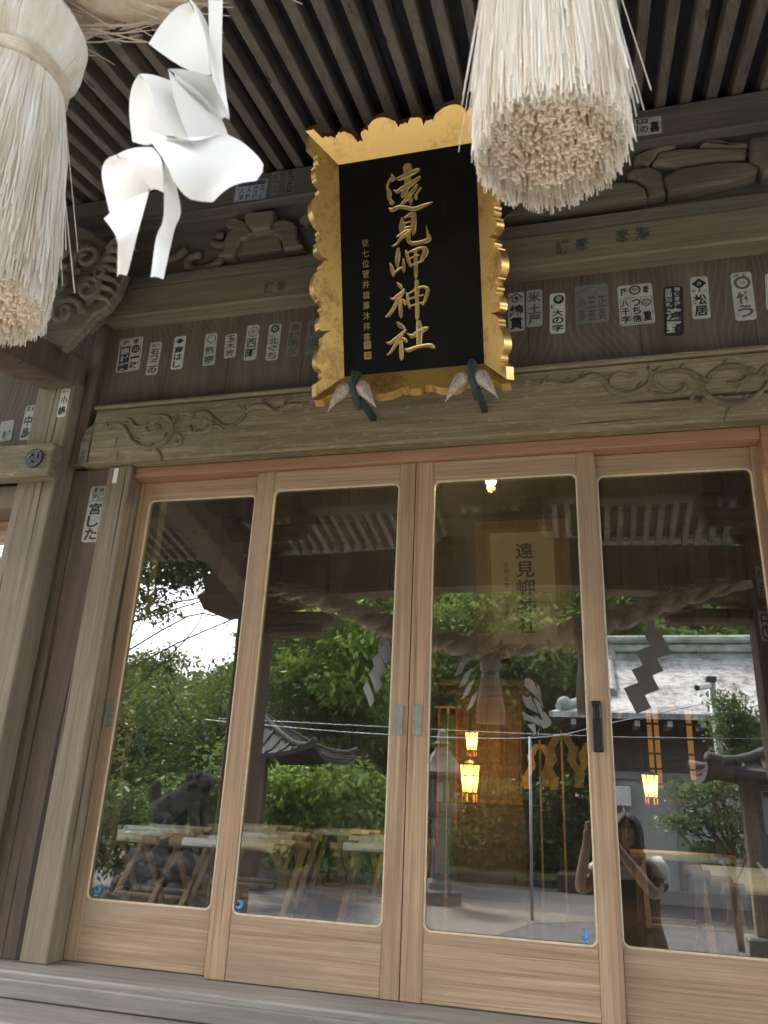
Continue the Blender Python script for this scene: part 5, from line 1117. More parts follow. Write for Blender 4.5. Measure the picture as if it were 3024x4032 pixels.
# foliage
def leaves(name, mat, blobs, n, size, seed, parent=None, clump=26, spread=.16, droop=.3, loc=(0,0,0)):
    """many leaf-sized faces in clumps through the blobs (centre, radii)"""
    rg = np.random.default_rng(seed); vols = np.array([b[1][0]*b[1][1]*b[1][2] for b in blobs])**.75; vols /= vols.sum()
    C = []
    for (c, r), vv in zip(blobs, vols):
        k = max(2, int(n*vv/clump)); d = rg.normal(size=(k, 3)); d /= np.linalg.norm(d, axis=1)[:, None]
        rad = rg.uniform(.35, 1.0, k)[:, None]**.6; C.append(np.array(c)+d*rad*np.array(r))
    C = np.concatenate(C); m = len(C)
    P = np.repeat(C, clump, 0) + rg.normal(size=(m*clump, 3))*spread*np.array([1, 1, .55])
    N = len(P); a = rg.uniform(0, 2*np.pi, N); tilt = rg.normal(-droop, .5, N)
    d = np.stack([np.cos(a)*np.cos(tilt), np.sin(a)*np.cos(tilt), np.sin(tilt)], 1)
    up = np.array([0, 0, 1.0]) + rg.normal(size=(N, 3))*.45; s = np.cross(d, up); s /= np.linalg.norm(s, axis=1)[:, None]+1e-9
    L = size*rg.uniform(.6, 1.35, N)[:, None]; nn = np.cross(s, d)
    v = np.empty((N, 4, 3)); v[:, 0] = P; v[:, 1] = P+d*L*.5+s*L*.24-nn*L*.05; v[:, 2] = P+d*L-nn*L*.12; v[:, 3] = P+d*L*.5-s*L*.24-nn*L*.05
    me = bpy.data.meshes.new(name); off = parent_loc(parent)
    v = v.reshape(-1, 3) - np.array(off)
    me.vertices.add(4*N); me.vertices.foreach_set('co', v.ravel().astype(np.float32))
    me.loops.add(4*N); me.loops.foreach_set('vertex_index', np.arange(4*N, dtype=np.int32))
    me.polygons.add(N); me.polygons.foreach_set('loop_start', np.arange(0, 4*N, 4, dtype=np.int32)); me.polygons.foreach_set('loop_total', np.full(N, 4, dtype=np.int32))
    me.materials.append(mat); me.update(calc_edges=True)
    o = bpy.data.objects.new(name, me); col.objects.link(o)
    if parent is not None: o.parent = parent
    return o
LF_dark = leafmat('dark_evergreen_leaves', (.028,.058,.02), (.085,.14,.04), 1.2)
LF_mid = leafmat('mid_green_leaves', (.055,.105,.035), (.16,.245,.075), .9)
LF_bright = leafmat('bright_green_leaves', (.14,.26,.05), (.36,.51,.12), .8, .5)
LF_pine = leafmat('blue_green_needles', (.045,.09,.04), (.11,.18,.075), 1.5)
M_bark = wood('tree_bark', 2, (.03,.024,.018), (.06,.05,.038), (.10,.085,.065), 20, 90, bump=1.0)
def tree(name, label, cat, x, yv, zc, blobs, mat, n, size, seed, group='trees and shrubs mirrored in the doors', trunk=True, tr=.10, spread=.16, clump=26, droop=.3, br=3):
    zb = hill_h(x, yv)-.05 if yv > 14 else GZ
    t = thing(name, label, cat, V(x, yv, zb), group)
    bl = [(V(*c), r) for c, r in blobs]
    leaves('crown', mat, bl, n, size, seed, t, clump, spread, droop)
    rd = random.Random(seed); mb = MB()
    if trunk:
        topz = max(c[2] for c, r in blobs)
        tp = [V(x, yv, zb), V(x+rd.uniform(-.1,.1), yv, zb+(topz-zb)*.35), V(x+rd.uniform(-.25,.25), yv+.1, zb+(topz-zb)*.75), V(x+rd.uniform(-.3,.3), yv, topz)]
        mb.tube(smooth_path(tp, 5), [tr*(1-.8*i/15) for i in range(16)], 8)
        base = Vector(tp[1])
        for c, r in blobs:
            for k in range(br):
                e = Vector(V(*c)) + Vector((rd.uniform(-.8,.8)*r[0], rd.uniform(-.8,.8)*r[1], rd.uniform(-.3,.7)*r[2]))
                b0 = base.lerp(Vector(tp[2]), rd.random()); q_ = (e-b0).length*.09; jit = lambda: Vector((rd.uniform(-q_, q_), rd.uniform(-q_, q_), rd.uniform(-q_, q_)))
                way = smooth_path([b0, b0.lerp(e, .3)+jit(), b0.lerp(e, .6)+jit(), b0.lerp(e, .82)+jit(), e], 3); rr_ = [tr*.36*(1-.85*i/12) for i in range(13)]
                mb.tube(way, rr_, 5)
                for k2 in (5, 8, 10):
                    p_ = Vector(way[k2]); mb.tube([p_, p_+jit()*1.6+Vector((0,0,-q_*.3)), p_+jit()*3], [tr*.12, tr*.09, tr*.03], 4)
        mb.build('trunk', M_bark, t, smooth=True)
    return t
# overhanging canopy and the bushes seen in the leftmost door
tree('evergreen_tree', 'dark evergreen overhanging the gap of open sky in the leftmost door', 'tree', -8.6, 10.0, 0, [((-6.4,9.0,5.5),(1.3,1.2,.40)),((-5.3,9.2,5.35),(1.0,1.0,.36)),((-7.6,9.4,5.5),(1.3,1.2,.6)),((-5.9,9.6,5.7),(1.8,1.3,.5)),((-4.4,9.8,5.35),(.8,.7,.30)),((-8.0,9.6,4.6),(.6,.6,.3)),((-5.2,10,5.6),(1.4,1.0,.5)),((-7.1,9.0,4.95),(.6,.7,.2)),((-4.0,9.4,4.95),(.4,.5,.2))], LF_dark, 21000, .12, 31, tr=.055, spread=.22, br=1)
tree('evergreen_tree', 'dark evergreen below the gap of open sky in the leftmost door', 'tree', -8.4, 14.5, 0, [((-8.3,14.3,3.55),(2.3,1.4,.75)),((-6.4,14.6,3.5),(1.2,1.2,.6)),((-9.8,14.3,2.6),(1.6,1.3,1.2)),((-7.4,14.4,2.3),(1.7,1.2,.8)),((-8.6,14.2,1.2),(2.2,1.2,.8)),((-6.3,14.6,1.9),(1.0,.9,.9))], LF_dark, 11000, .14, 32, tr=.13, spread=.25)
tree('shrub', 'yellow green shrub behind the stone guardian beast', 'shrub', -6.4, 11.5, 0, [((-6.6,11.5,1.7),(.6,.7,.7)),((-7.6,11.6,1.2),(1.0,.8,.8)),((-6.0,11.7,.9),(.6,.6,.7))], LF_mid, 3800, .12, 33, tr=.06)
tree('shrub', 'low dark shrub left of the stone guardian beast', 'shrub', -7.2, 9.2, 0, [((-7.2,9.1,.55),(.9,.6,.45)),((-6.5,9.3,.5),(.6,.5,.4)),((-7.6,9.3,1.1),(.7,.5,.4))], LF_dark, 5000, .11, 37, tr=.05)
# bright maples in the second door
tree('maple_tree', 'bright green maple in full leaf in the second door', 'tree', -5.2, 15.0, 0, [((-5.15,14.6,4.55),(.95,.9,.55)),((-4.45,14.8,4.9),(.7,.8,.4)),((-5.0,14.3,3.75),(1.15,.9,.42)),((-6.3,14.8,4.2),(.8,.9,.5)),((-5.6,14.6,5.3),(1.0,.8,.4)),((-4.2,14.5,3.9),(.6,.6,.35))], LF_bright, 7000, .20, 34, tr=.06, spread=.2, droop=.45)
tree('maple_tree', 'loose green maple beside the bright one, left in the second door', 'tree', -6.9, 16.0, 0, [((-7.0,15.6,4.3),(1.0,.9,.6)),((-6.2,15.8,3.4),(1.1,.9,.5)),((-7.2,15.6,5.5),(1.2,1.0,.6)),((-5.0,16,2.9),(1.4,.9,.5)),((-5.4,16.2,6.3),(1.6,1.0,.6))], LF_mid, 8000, .19, 35, tr=.06, spread=.22, droop=.4)
tree('shrub', 'large light green bush low in the second door', 'shrub', -4.9, 12.6, 0, [((-5.5,12.5,1.55),(.8,.7,.45)),((-4.7,12.4,1.65),(.75,.7,.42)),((-4.2,12.5,1.35),(.5,.6,.5)),((-5.0,12.3,1.0),(1.1,.8,.5)),((-4.5,12.4,.6),(.9,.7,.5)),((-5.6,12.5,.6),(.7,.6,.45))], LF_bright, 6500, .17, 36, tr=.04, spread=.17, droop=.45)
# hillside foliage behind the third door
for i, (x, yv, z, rr_, m, nme) in enumerate(((-3.4,17.5,4.3,1.3,LF_mid,'first'),(-1.6,18,4.9,1.5,LF_mid,'second'),(-.2,18.5,3.9,1.3,LF_dark,'third'),(-2.6,19,6.2,1.5,LF_mid,'fourth'),(-.6,19.6,6.9,1.5,LF_mid,'fifth'),(-3.6,18.4,2.9,1.2,LF_dark,'x'),(-1.5,17.6,3.0,1.2,LF_dark,'y'))):
    tree('broadleaf_tree', ('light leaved hillside tree, ', 'dark leaved hillside tree, ')[m is LF_dark] + ('left of the pale inner plaque', 'just below the sacred rope in the third door', 'right beside the tiled roof corner', 'behind the pale inner plaque', 'above the tiled roof ridge', 'low behind the stone lantern', 'low behind the thin wire pole')[i], 'tree', x, yv, 0,
         [((x,yv,z),(rr_,rr_*.8,rr_*.55)),((x-.9,yv-.2,z-.9),(rr_*.8,.8,.5)),((x+.9,yv-.1,z-.6),(rr_*.8,.8,.5)),((x+.2,yv,z+.9),(rr_*.7,.8,.45))], m, 6000, .20, 40+i, tr=.06, spread=.23)
tree('shrub', 'dark broadleaf shrub left of the thin wire pole', 'shrub', -2.5, 15.3, 0, [((-2.9,15.1,1.0),(.7,.6,.6)),((-2.1,15.2,1.2),(.8,.6,.7)),((-2.5,14.9,.6),(1.0,.5,.4))], LF_mid, 4800, .15, 51, tr=.05)
tree('shrub', 'dark hydrangea shrub right of the thin wire pole', 'shrub', -.9, 15.2, 0, [((-1.2,15.1,1.1),(.7,.6,.8)),((-.4,15.2,1.3),(.7,.6,.9)),((-.8,14.9,.6),(.9,.5,.4))], LF_dark, 5200, .15, 52, tr=.05)
for i, (x, yv) in enumerate(((-4.6,16.2),(-.2,16.4))):
    tree('shrub', ('dense dark shrub filling the foot of the hill in the second door', 'dense dark shrub against the corner of the tiled building')[i], 'shrub', x, yv, 0, [((x,yv,1.2),(1.2,.8,1.0)),((x+.5,yv,2.2),(1.0,.7,.7))], LF_dark, 4500, .16, 55+i, tr=.06)
# clipped pine by the basin
tree('pine_tree', 'clipped pine beside the basin roof in the fourth door', 'pine', 1.62, 8.4, 0, [((1.25,8.3,1.62),(.30,.28,.12)),((1.65,8.4,1.75),(.36,.3,.14)),((1.05,8.3,1.28),(.26,.25,.10)),((1.5,8.3,1.35),(.42,.3,.14)),((1.8,8.4,1.05),(.4,.3,.16)),((1.3,8.3,.98),(.3,.3,.10))], LF_pine, 5200, .065, 60, tr=.05, spread=.09, droop=-.4)
tree('pine_tree', 'tall clipped pine top rising behind the basin roof', 'pine', 2.15, 10.5, 0, [((2.15,10.4,2.65),(.32,.3,.3)),((2.3,10.5,2.2),(.4,.35,.25)),((2.05,10.4,3.0),(.18,.2,.2))], LF_pine, 3600, .08, 61, tr=.06, spread=.11, droop=-.5)

# far wood on the hill: shared crowns, each tree a thing of its own
protos = []
for k in range(3):
    t = thing('hill_tree', 'evergreen tree in the dense wood on the hill behind the shrine yard', 'tree', V(0, 0, 0), 'trees of the hillside wood')
    rg = random.Random(70+k)
    leaves('crown', (LF_mid, LF_dark, LF_dark)[k], [((rg.uniform(-.9,.9), rg.uniform(-.8,.8), 2.4+rg.uniform(-1.0,1.3)), (1.5+rg.uniform(-.3,.3), 1.4, .8)) for _ in range(7)], 6500, .21, 80+k, t, 26, .26)
    MB().tube([(0,0,-.8),(.05,.05,1.2),(-.1,0,3.2)], [.16,.12,.04], 7).build('trunk', M_bark, t, smooth=True)
    protos.append(t)
rg = random.Random(99); used = 0; spots = []; low = []
for row in range(5):
    yv = 20+row*3.6
    for i in range(17):
        x = -22+i*2.35+rg.uniform(-.8,.8); y_ = yv+rg.uniform(-1,1); az = x/(y_+2.6)
        if -.77 < az < -.39: low.append((x, y_)); continue
        if az > .45: continue
        spots.append((x, y_))
for x, y_ in spots:
    pr_ = protos[used % 3]; loc = V(x, y_, hill_h(x, y_)-.1)
    if used < 3: pr_.location = loc; r = pr_
    else: r = copy_thing(pr_, loc)
    r.rotation_euler = (0, 0, rg.uniform(0, 6.28)); s = rg.uniform(.8, 1.15); r.scale = (s, s, s*rg.uniform(.9, 1.1)); used += 1

for x, y_ in low:                                             # lower trees under the open sky
    r = copy_thing(protos[used % 3], V(x, y_, hill_h(x, y_)-.2), 'low evergreen under the gap of open sky on the hill'); used += 1
    s = rg.uniform(.75, 1.0); r.rotation_euler = (0, 0, rg.uniform(0, 6.28)); r.scale = (s, s, min(s, (.225*(y_+2.6)+1.45-hill_h(x, y_))/4.4))

# ------------------------------------------------------------------ tiled building, right
bld = thing('storehouse', 'low grey walled storehouse with a pale lichen covered roof mirrored in the fourth door', 'building', V(2.6, 14, GZ))
bR = NB('lichen_roof'); c1 = bR.coords((1,1,1), False); n1 = bR.noise(c1, 1.1, 6, .7, .4); n2 = bR.noise(c1, 7, 5, .7)
br = bR.n('ShaderNodeTexBrick'); bR.l(bR.coords((1,1,1), False), br.inputs['Vector']); br.inputs['Scale'].default_value = 3.2; br.inputs['Mortar Size'].default_value = .03
br.inputs['Color1'].default_value = (.5,.5,.5,1); br.inputs['Color2'].default_value = (.62,.62,.62,1); br.inputs['Mortar'].default_value = (.3,.3,.3,1)
cR = bR.ramp(bR.math('ADD', bR.math('MULTIPLY', n1, .45), bR.math('MULTIPLY', n2, .55)), [(.36, (.12,.10,.095)), (.46, (.27,.25,.245)), (.56, (.52,.51,.50)), (.68,(.47,.50,.42))])
M_lroof = bR.done(bR.bsdf(bR.mix(.5, cR, br.outputs[0], 'OVERLAY'), .8, normal=bR.bump(bR.math('ADD', n2, bR.math('MULTIPLY', br.outputs['Fac'], -.6)), .8, .04)))
M_ridge = plain('mossy_ridge_tile', (.30,.33,.29), .85, var=.4, scale=5, bump=.5)
M_plas = plain('grey_plaster', (.30,.295,.28), .85, var=.12, scale=3, bump=.1)
M_dkw = wood('storehouse_board', 2, (.04,.033,.028), (.07,.06,.05), (.11,.095,.08), 18, 100)
def rpt(x, t): return V(x, 12.0+3.0*t, 3.02+1.55*t**1.12)     # roof slope from eave (t=0) to ridge
rb = MB(); nt_ = 10
X0E, X1 = -.72, 9.0
for i in range(nt_):
    t0, t1 = i/nt_, (i+1)/nt_
    xl0, xl1 = X0E+max(0,(t0-.0))*0.0, X0E+0.0
    e0 = -.72+1.05*min(1, t0/.32); e1 = -.72+1.05*min(1, t1/.32)
    a, b = rpt(e0, t0), rpt(e1, t1); c, d = rpt(X1, t1), rpt(X1, t0)
    lo = lambda p: (p[0], p[1], p[2]-.10)
    rb.add([a, d, c, b, lo(a), lo(d), lo(c), lo(b)], [(0,1,2,3),(7,6,5,4),(0,4,5,1),(3,2,6,7),(0,3,7,4)])
rb.add([rpt(-.72,0), rpt(.33,.32), V(-.2, 14.2, 3.35), V(-.72, 17.5, 3.02), V(.33, 17.5, 3.5)], [(0,1,4,3)])
rb.add([V(.33, 15, 4.57), V(9, 15, 4.57), V(9, 18.2, 3.02), V(.33, 18.2, 3.02)], [(0,1,2,3)])
roof_o = rb.build('roof', M_lroof, bld)
rg_ = MB().box(.05, 9, -15.35, -14.75, 4.60, 4.78, .03).box(-.05, 9, -15.45, -14.65, 4.785, 4.95, .05).box(.30, 9, -14.97, -14.85, 4.42, 4.60, .01)
rg_.build('ridge', M_ridge, roof_o)
vg = MB()
vg.tube([Vector(rpt(.42, t))+Vector((0, .0, .06)) for t in np.linspace(.30, 1, 8)], .10, 10); vg.box(.28, .58, -14.9, -14.6, 4.2, 4.62, .04)
vg.build('verge_tile', M_ridge, roof_o)
vg = MB(); vg.tube([Vector(rpt(-.62+1.0*t/.32, t))+Vector((0, 0, .06)) for t in np.linspace(.02, .30, 6)], .08, 10); vg.ball(Vector(rpt(-.45, .04))+Vector((0,0,.1)), .14, 12, 8)
vg.build('hip_tile', M_ridge, roof_o)
for px in np.arange(-.3, 5, .55): MB().box(px-.045, px+.045, -12.9, -12.06, 2.80, 2.90, .0).build('rafter_end', plain('weathered_rafter', (.35,.34,.32), .8) if px < -.29 else bpy.data.materials['weathered_rafter'], bld)
MB().box(-.1, 9, -17.8, -12.95, 2.0, 3.0).build('upper_wall', M_dkw, bld)
wl = MB().box(-.06, 9, -17.8, -12.90, GZ, 1.985); wl.build('lower_wall', M_plas, bld)
fr_ = MB()
for px in (.35, 1.45, 2.9, 4.4): fr_.box(px-.05, px+.05, -12.897, -12.85, GZ, 1.98, .005)
fr_.box(-.06, 9, -12.897, -12.84, 1.92, 2.06, .005).box(-.06, 9, -12.897, -12.84, GZ, .12, .005)
fr_.build('wall_frame', plain('weathered_grey_wood', (.20,.19,.18), .8), bld)
pb = thing('meter_box', 'white electric meter box on the grey wall of the storehouse', 'meter box', V(.50, 12.83, 1.60))
MB().box(.36, .64, -12.84, -12.66, 1.46, 1.80, .015).build('box_body', plain('white_box_paint', (.62,.62,.60), .5), pb)
MB().tube([V(.5,12.75,1.46), V(.5,12.75,.0)], .02, 8).build('conduit', M_metal, pb)
# camera pole
cp = thing('camera_pole', 'grey steel pole with a white security camera in front of the storehouse', 'camera pole', V(1.93, 11, GZ))
M_pole = plain('galvanised_steel', (.33,.36,.38), .5, .5)
MB().tube([V(1.98,11,GZ), V(1.94,11,3.42)], .062, 14).build('pole', M_pole, cp, smooth=True)
MB().box(1.86, 2.02, -11.08, -10.92, 3.42, 3.52, .02).build('pole_cap', M_blackm, cp)
cmh = MB().bar(V(1.90,10.92,3.36), V(1.70,10.80,3.31), .11, .10, .02); cmh.build('camera_head', plain('white_camera_shell', (.7,.7,.7), .4), cp)
MB().tube([V(1.70,10.80,3.31), V(1.675,10.785,3.304)], .045, 12).build('lens', M_blackm, cp)
MB().tube([V(2.0,10.95,2.55), V(2.30,10.9,2.80)], .03, 8).tube([V(2.0,10.95,2.5), V(2.22,10.9,2.15)], .012, 6).build('lamp_tube', plain('white_tube', (.75,.75,.75), .4), cp)
# thin wire pole and wires
wp = thing('wire_pole', 'thin steel pole carrying slack wires before the bushes in the third door', 'pole', V(-.92, 9.6, GZ))
MB().tube([V(-.92,9.6,GZ), V(-.90,9.6,2.38)], .022, 8).build('pole', M_pole, wp, smooth=True)
tag(MB().tube(smooth_path([V(-6.5,9.9,2.55), V(-3.6,9.8,2.38), V(-.90,9.6,2.36), V(.4,9.4,2.62), V(1.9,11,3.1)], 8), .008, 5).build('slack_wire', M_pole), 'slack wire tied to the top of the thin pole and running to the camera pole', 'wire')
tag(MB().tube(smooth_path([V(-6.5,10.4,2.62), V(-2.5,10.2,2.50), V(.2,10.2,2.46), V(3,10.2,2.5)], 8), .007, 5).build('slack_wire', M_pole), 'straight upper wire crossing behind the thin pole', 'wire')

# ------------------------------------------------------------------ stone lantern
sl = thing('stone_lantern', 'tall weathered stone lantern at the left edge of the third door', 'stone lantern', V(-2.42, 10.6, GZ))
lx, ly = -2.42, -10.6
def lpart(name, prof, n=6): MB().lathe(prof, lx, ly, n).build(name, M_stone, sl)
lpart('base', [(.34,GZ),(.34,.08),(.27,.12),(.24,.20),(.18,.26)]); lpart('post', [(.155,.262),(.13,.75),(.155,1.16)], 12)
lpart('platform', [(.18,1.162),(.31,1.26),(.33,1.36),(.25,1.375)])
fb_ = MB()
for k in range(6):
    a = R(60*k); fb_.box(-.035, .035, -.03, .03, 1.38, 1.74, .006, 0, Matrix.Translation((lx, ly, 0)) @ Matrix.Rotation(a, 4, 'Z') @ Matrix.Translation((.185, 0, 0)))
    fb_.box(-.02, .02, -.09, .09, 1.70, 1.76, .004, 0, Matrix.Translation((lx, ly, 0)) @ Matrix.Rotation(a+R(30), 4, 'Z') @ Matrix.Translation((.165, 0, 0)))
fb_.build('fire_box', M_stone, sl)
MB().lathe([(.135,1.40),(.135,1.70)], lx, ly, 6).build('paper_window', plain('lantern_paper', (.42,.43,.40), .7), sl)
lpart('cap_roof', [(.20,1.762),(.42,1.80),(.44,1.85),(.33,1.95),(.22,2.08),(.12,2.22),(.10,2.26)])
lpart('finial', [(.11,2.262),(.15,2.30),(.10,2.34),(.11,2.40),(.07,2.50),(.0,2.56)], 12)

# ------------------------------------------------------------------ guardian beast on its pedestal
kp_ = thing('guardian_beast', 'stone guardian lion dog seated on a rough pedestal behind the folding stools', 'statue', V(-5.1, 7, GZ))
me_ = bpy.data.meshes.new('body'); bm = bmesh.new(); sk_ = bm.verts.layers.skin.verify()
J = {}
def jv(k, p, r, par=None):
    v = bm.verts.new(Vector(p)-parent_loc(kp_)); v[sk_].radius = (r, r); J[k] = v
    if par: bm.edges.new((J[par], v))
    return v
jv('pel', V(-5.42,7,1.10), .17); J['pel'][sk_].use_root = True
jv('mid', V(-5.22,7,1.22), .19, 'pel'); jv('chest', V(-5.02,7,1.34), .18, 'mid'); jv('neck', V(-4.95,7,1.47), .15, 'chest'); jv('head', V(-4.86,6.98,1.53), .14, 'neck'); jv('muz', V(-4.74,6.97,1.48), .085, 'head')
for s_ in (-1, 1):
    jv('sh%d'%s_, V(-4.97,7+.11*s_,1.24), .085, 'chest'); jv('el%d'%s_, V(-4.93,7+.12*s_,1.08), .07, 'sh%d'%s_); jv('pw%d'%s_, V(-4.88,7+.12*s_,.93), .065, 'el%d'%s_); jv('toe%d'%s_, V(-4.80,7+.12*s_,.91), .055, 'pw%d'%s_)
    jv('hp%d'%s_, V(-5.38,7+.14*s_,1.06), .11, 'pel'); jv('kn%d'%s_, V(-5.20,7+.19*s_,1.05), .085, 'hp%d'%s_); jv('hk%d'%s_, V(-5.32,7+.19*s_,.93), .06, 'kn%d'%s_); jv('ft%d'%s_, V(-5.18,7+.19*s_,.91), .055, 'hk%d'%s_)
jv('t1', V(-5.58,7,1.22), .08, 'pel'); jv('t2', V(-5.62,7,1.40), .10, 't1'); jv('t3', V(-5.56,7,1.52), .04, 't2')
bm.to_mesh(me_); bm.free(); me_.materials.append(M_stone2)
ko = bpy.data.objects.new('body', me_); col.objects.link(ko); ko.parent = kp_
ko.modifiers.new('skin', 'SKIN').use_smooth_shade = True; sb = ko.modifiers.new('sub', 'SUBSURF'); sb.levels = 2; sb.render_levels = 2
mn = MB(); rd = random.Random(3)
for k in range(34):
    a = rd.uniform(0, 6.28); b_ = rd.uniform(-.6, 1.0); c = Vector(V(-4.95+.14*math.cos(a)*.7-.06, 7+.16*math.sin(a), 1.47+.12*b_)); mn.ball(c, rd.uniform(.035,.05), 8, 6)
mn.ball(V(-4.93,6.90,1.62), .035, 8, 6).ball(V(-4.93,7.08,1.62), .035, 8, 6)
mn.build('curled_mane', M_stone2, kp_, smooth=True)
pd = MB().box(-5.62, -4.68, -7.25, -6.75, .70, .875, .03).box(-5.5, -4.8, -7.2, -6.8, .3, .695, .04)
for k in range(70):
    a = rd.uniform(0, 6.28); zz = rd.random(); r_ = rd.uniform(.07,.17); c_ = Vector((-5.15+(.85-.45*zz)*math.cos(a), -7+(.65-.35*zz)*math.sin(a), GZ+.05+.65*zz)); Mx = Matrix.Translation(c_) @ Matrix.Rotation(rd.uniform(0, 3), 4, (rd.random(), rd.random(), rd.random()+.1)); pd.box(-r_*1.2, r_*1.2, -r_, r_, -r_*.8, r_*.8, r_*.35, 0, Mx)
pd.build('pedestal', M_stone2, kp_)

# ------------------------------------------------------------------ roofed pavilion corner (left) and basin roof (right)
def curved_roof(name, label, cx_, cyv, hw, hd, ze, zr, posts, pz, cat, corner=.22, u0=-1):
    t = thing(name, label, cat, V(cx_, cyv, GZ))
    n = 14; mb = MB(); 
    def pt(u, v):
        m = max(abs(u), abs(v)); f = 1-m; zz = ze+(zr-ze)*(f**1.35) + corner*(abs(u*v))**3
        return V(cx_+u*hw, cyv+v*hd, zz)
    us = np.linspace(-1, 1, 2*n+1); uu = np.linspace(u0, 1, 2*n+1)
    top = [pt(u, v) for v in us for u in uu]; m = len(us)
    fs = [(j*m+i, j*m+i+1, (j+1)*m+i+1, (j+1)*m+i) for j in range(m-1) for i in range(m-1)]
    bot = [(p[0], p[1], p[2]-.07) for p in top]
    mb.add(top, fs); mb.add(bot, [f[::-1] for f in fs])
    rim = [j for j in range(m)] + [j*m+m-1 for j in range(1, m)] + [(m-1)*m+j for j in range(m-2, -1, -1)] + [j*m for j in range(m-2, 0, -1)]
    off = len(mb.v)-m*m
    for a, b in zip(rim, rim[1:]+rim[:1]): mb.f.append((a, b, off+b, off+a)); mb.m.append(0)
    mb.build('roof', M_tile, t, smooth=False)
    rb_ = MB()
    for su in ((-1, 1) if u0 < 0 else (1,)):
        for sv in (-1, 1): rb_.tube([Vector(pt(su*k, sv*k))+Vector((0,0,.03)) for k in np.linspace(.0, 1.0, 10)], .05, 8)
    for k in np.linspace(-.9, .9, 13):
        for s_ in (-1, 1) if k > u0 else (): rb_.tube([Vector(pt(k*1.0, s_*f))+Vector((0,0,.012)) for f in np.linspace(max(abs(k), .05), 1, 6)], .022, 6)
        for s_ in ((-1, 1) if u0 < 0 else (1,)): rb_.tube([Vector(pt(s_*f, k*1.0))+Vector((0,0,.012)) for f in np.linspace(max(abs(k), .05), 1, 6)], .022, 6)
    rb_.build('tile_rib', M_tile2, t, smooth=True)
    for px, py in posts:
        MB().box(px-.07, px+.07, -py-.07, -py+.07, pz, ze+.02, .01).build('post', W_post_b, t)
        MB().box(px-.16, px+.16, -py-.16, -py+.16, GZ, pz, .02).build('post_base', M_stone, t)
    return t
M_tile = plain('dark_roof_tile', (.035,.035,.036), .9, var=.3, scale=20)
M_tile2 = plain('pale_rib_tile', (.045,.045,.045), .9, var=.3, scale=20)
curved_roof('wash_pavilion', 'small pavilion with an upturned tiled roof corner left in the second door', -5.75, 10.6, 1.5, 1.2, 1.98, 2.72, [(-5.55,10.5)], .1, 'pavilion', .22, 0)
bs = curved_roof('notice_shelter', 'dark roofed shelter with paper notices at the right edge of the fourth door', 2.35, 6.2, 1.30, .75, 1.78, 2.35, [(1.50,6.2),(3.2,6.2)], .35, 'shelter', .12)
MB().box(1.58, 3.1, -6.24, -6.20, .95, 1.72, .004).build('notice_board', plain('dull_board', (.16,.155,.145), .7), bs)
ns = MB()
for (a, b_, c, d) in ((1.62,1.86,1.25,1.66),(1.90,2.1,1.36,1.68),(2.14,2.5,1.1,1.6)): ns.box(a, b_, -6.199, -6.196, c, d)
ns.build('paper_notice', plain('notice_paper', (.42,.42,.41), .7), bs)
MB().box(1.64, 1.76, -6.1955, -6.193, 1.60, 1.65).build('red_notice_head', M_red, bs)
rp = MB().tube(smooth_path([V(1.50,6.1,1.0), V(1.62,6.0,.86), V(1.8,6.0,.98)], 6), .014, 6); rp.build('rope_loop', S_rope, bs, smooth=True)
# slips on the right porch post, facing the doors
DIG['st']['P1'] = [1.05, 2.16, .07, .22, 0]
def post_slip(x, z, w_, h_, txt, label, pm):
    y = YP+.116; mb = MB().box(x-w_/2, x+w_/2, y, y+.001, z-h_/2, z+h_/2)
    o = mb.build('votive_slip', PP[pm]); tag(o, label, 'votive slip', 'paper votive slips pasted on the shrine front')
    L = MB(); hh = h_/len(txt)
    for i, c in enumerate(txt):
        v, f = glyph(c, .03); L.add([(x-a*w_*.8, y+.0016, z+h_/2-hh*(i+.5)+b*hh*.9) for a, b in v], f)
    L.build('slip_lettering', M_ink, o)
post_slip(1.03, 2.50, .07, .20, '石の', 'white slip on the right porch post, mirrored at the right edge of the fourth door', 'b')
post_slip(1.045, 2.76, .07, .20, '小浜', 'greyed slip above the white one on the right porch post', 'g')
# ================================================================== PERSON taking the picture (mirrored in the glass)
ME = thing('person', 'woman in black pinafore dress over white shirt holding up a phone with both hands', 'person', (.20, -2.84, GZ))
M_skin = plain('skin', (.27,.165,.12), .5, var=.06, scale=20, bump=.05)
M_hair = wood('dark_hair', 2, (.008,.006,.005), (.014,.010,.008), (.03,.022,.018), 60, 200, rough=.75)
M_dress = plain('black_dress_cloth', (.014,.012,.012), .85, var=.3)
M_shirt = plain('white_shirt_cloth', (.40,.39,.38), .85, var=.05)
bm = bmesh.new(); sk_ = bm.verts.layers.skin.verify(); J = {}
def jp(k, p, r, par=None):
    r = r if isinstance(r, tuple) else (r, r)
    v = bm.verts.new(Vector(p)-parent_loc(ME)); v[sk_].radius = r; J[k] = v
    if par: bm.edges.new((J[par], v))
bx_, by_ = .20, -2.84
jp('pelvis', (bx_, by_, .72), (.14,.105)); J['pelvis'][sk_].use_root = True
jp('waist', (bx_, by_, .86), (.115,.09), 'pelvis'); jp('chest', (bx_, by_, 1.00), (.13,.10), 'waist'); jp('upch', (bx_, by_-.005, 1.09), (.12,.085), 'chest'); jp('neck', (bx_, by_+.005, 1.165), .05, 'upch'); jp('nk2', (bx_-.004, by_+.02, 1.205), .048, 'neck')
jp('jaw', (bx_-.008, by_+.035, 1.25), (.062,.075), 'nk2'); jp('face', (bx_-.010, by_+.025, 1.305), (.074,.088), 'jaw'); jp('crown', (bx_-.010, by_+.015, 1.362), (.066,.078), 'face'); jp('top', (bx_-.010, by_+.01, 1.392), (.035,.045), 'crown')
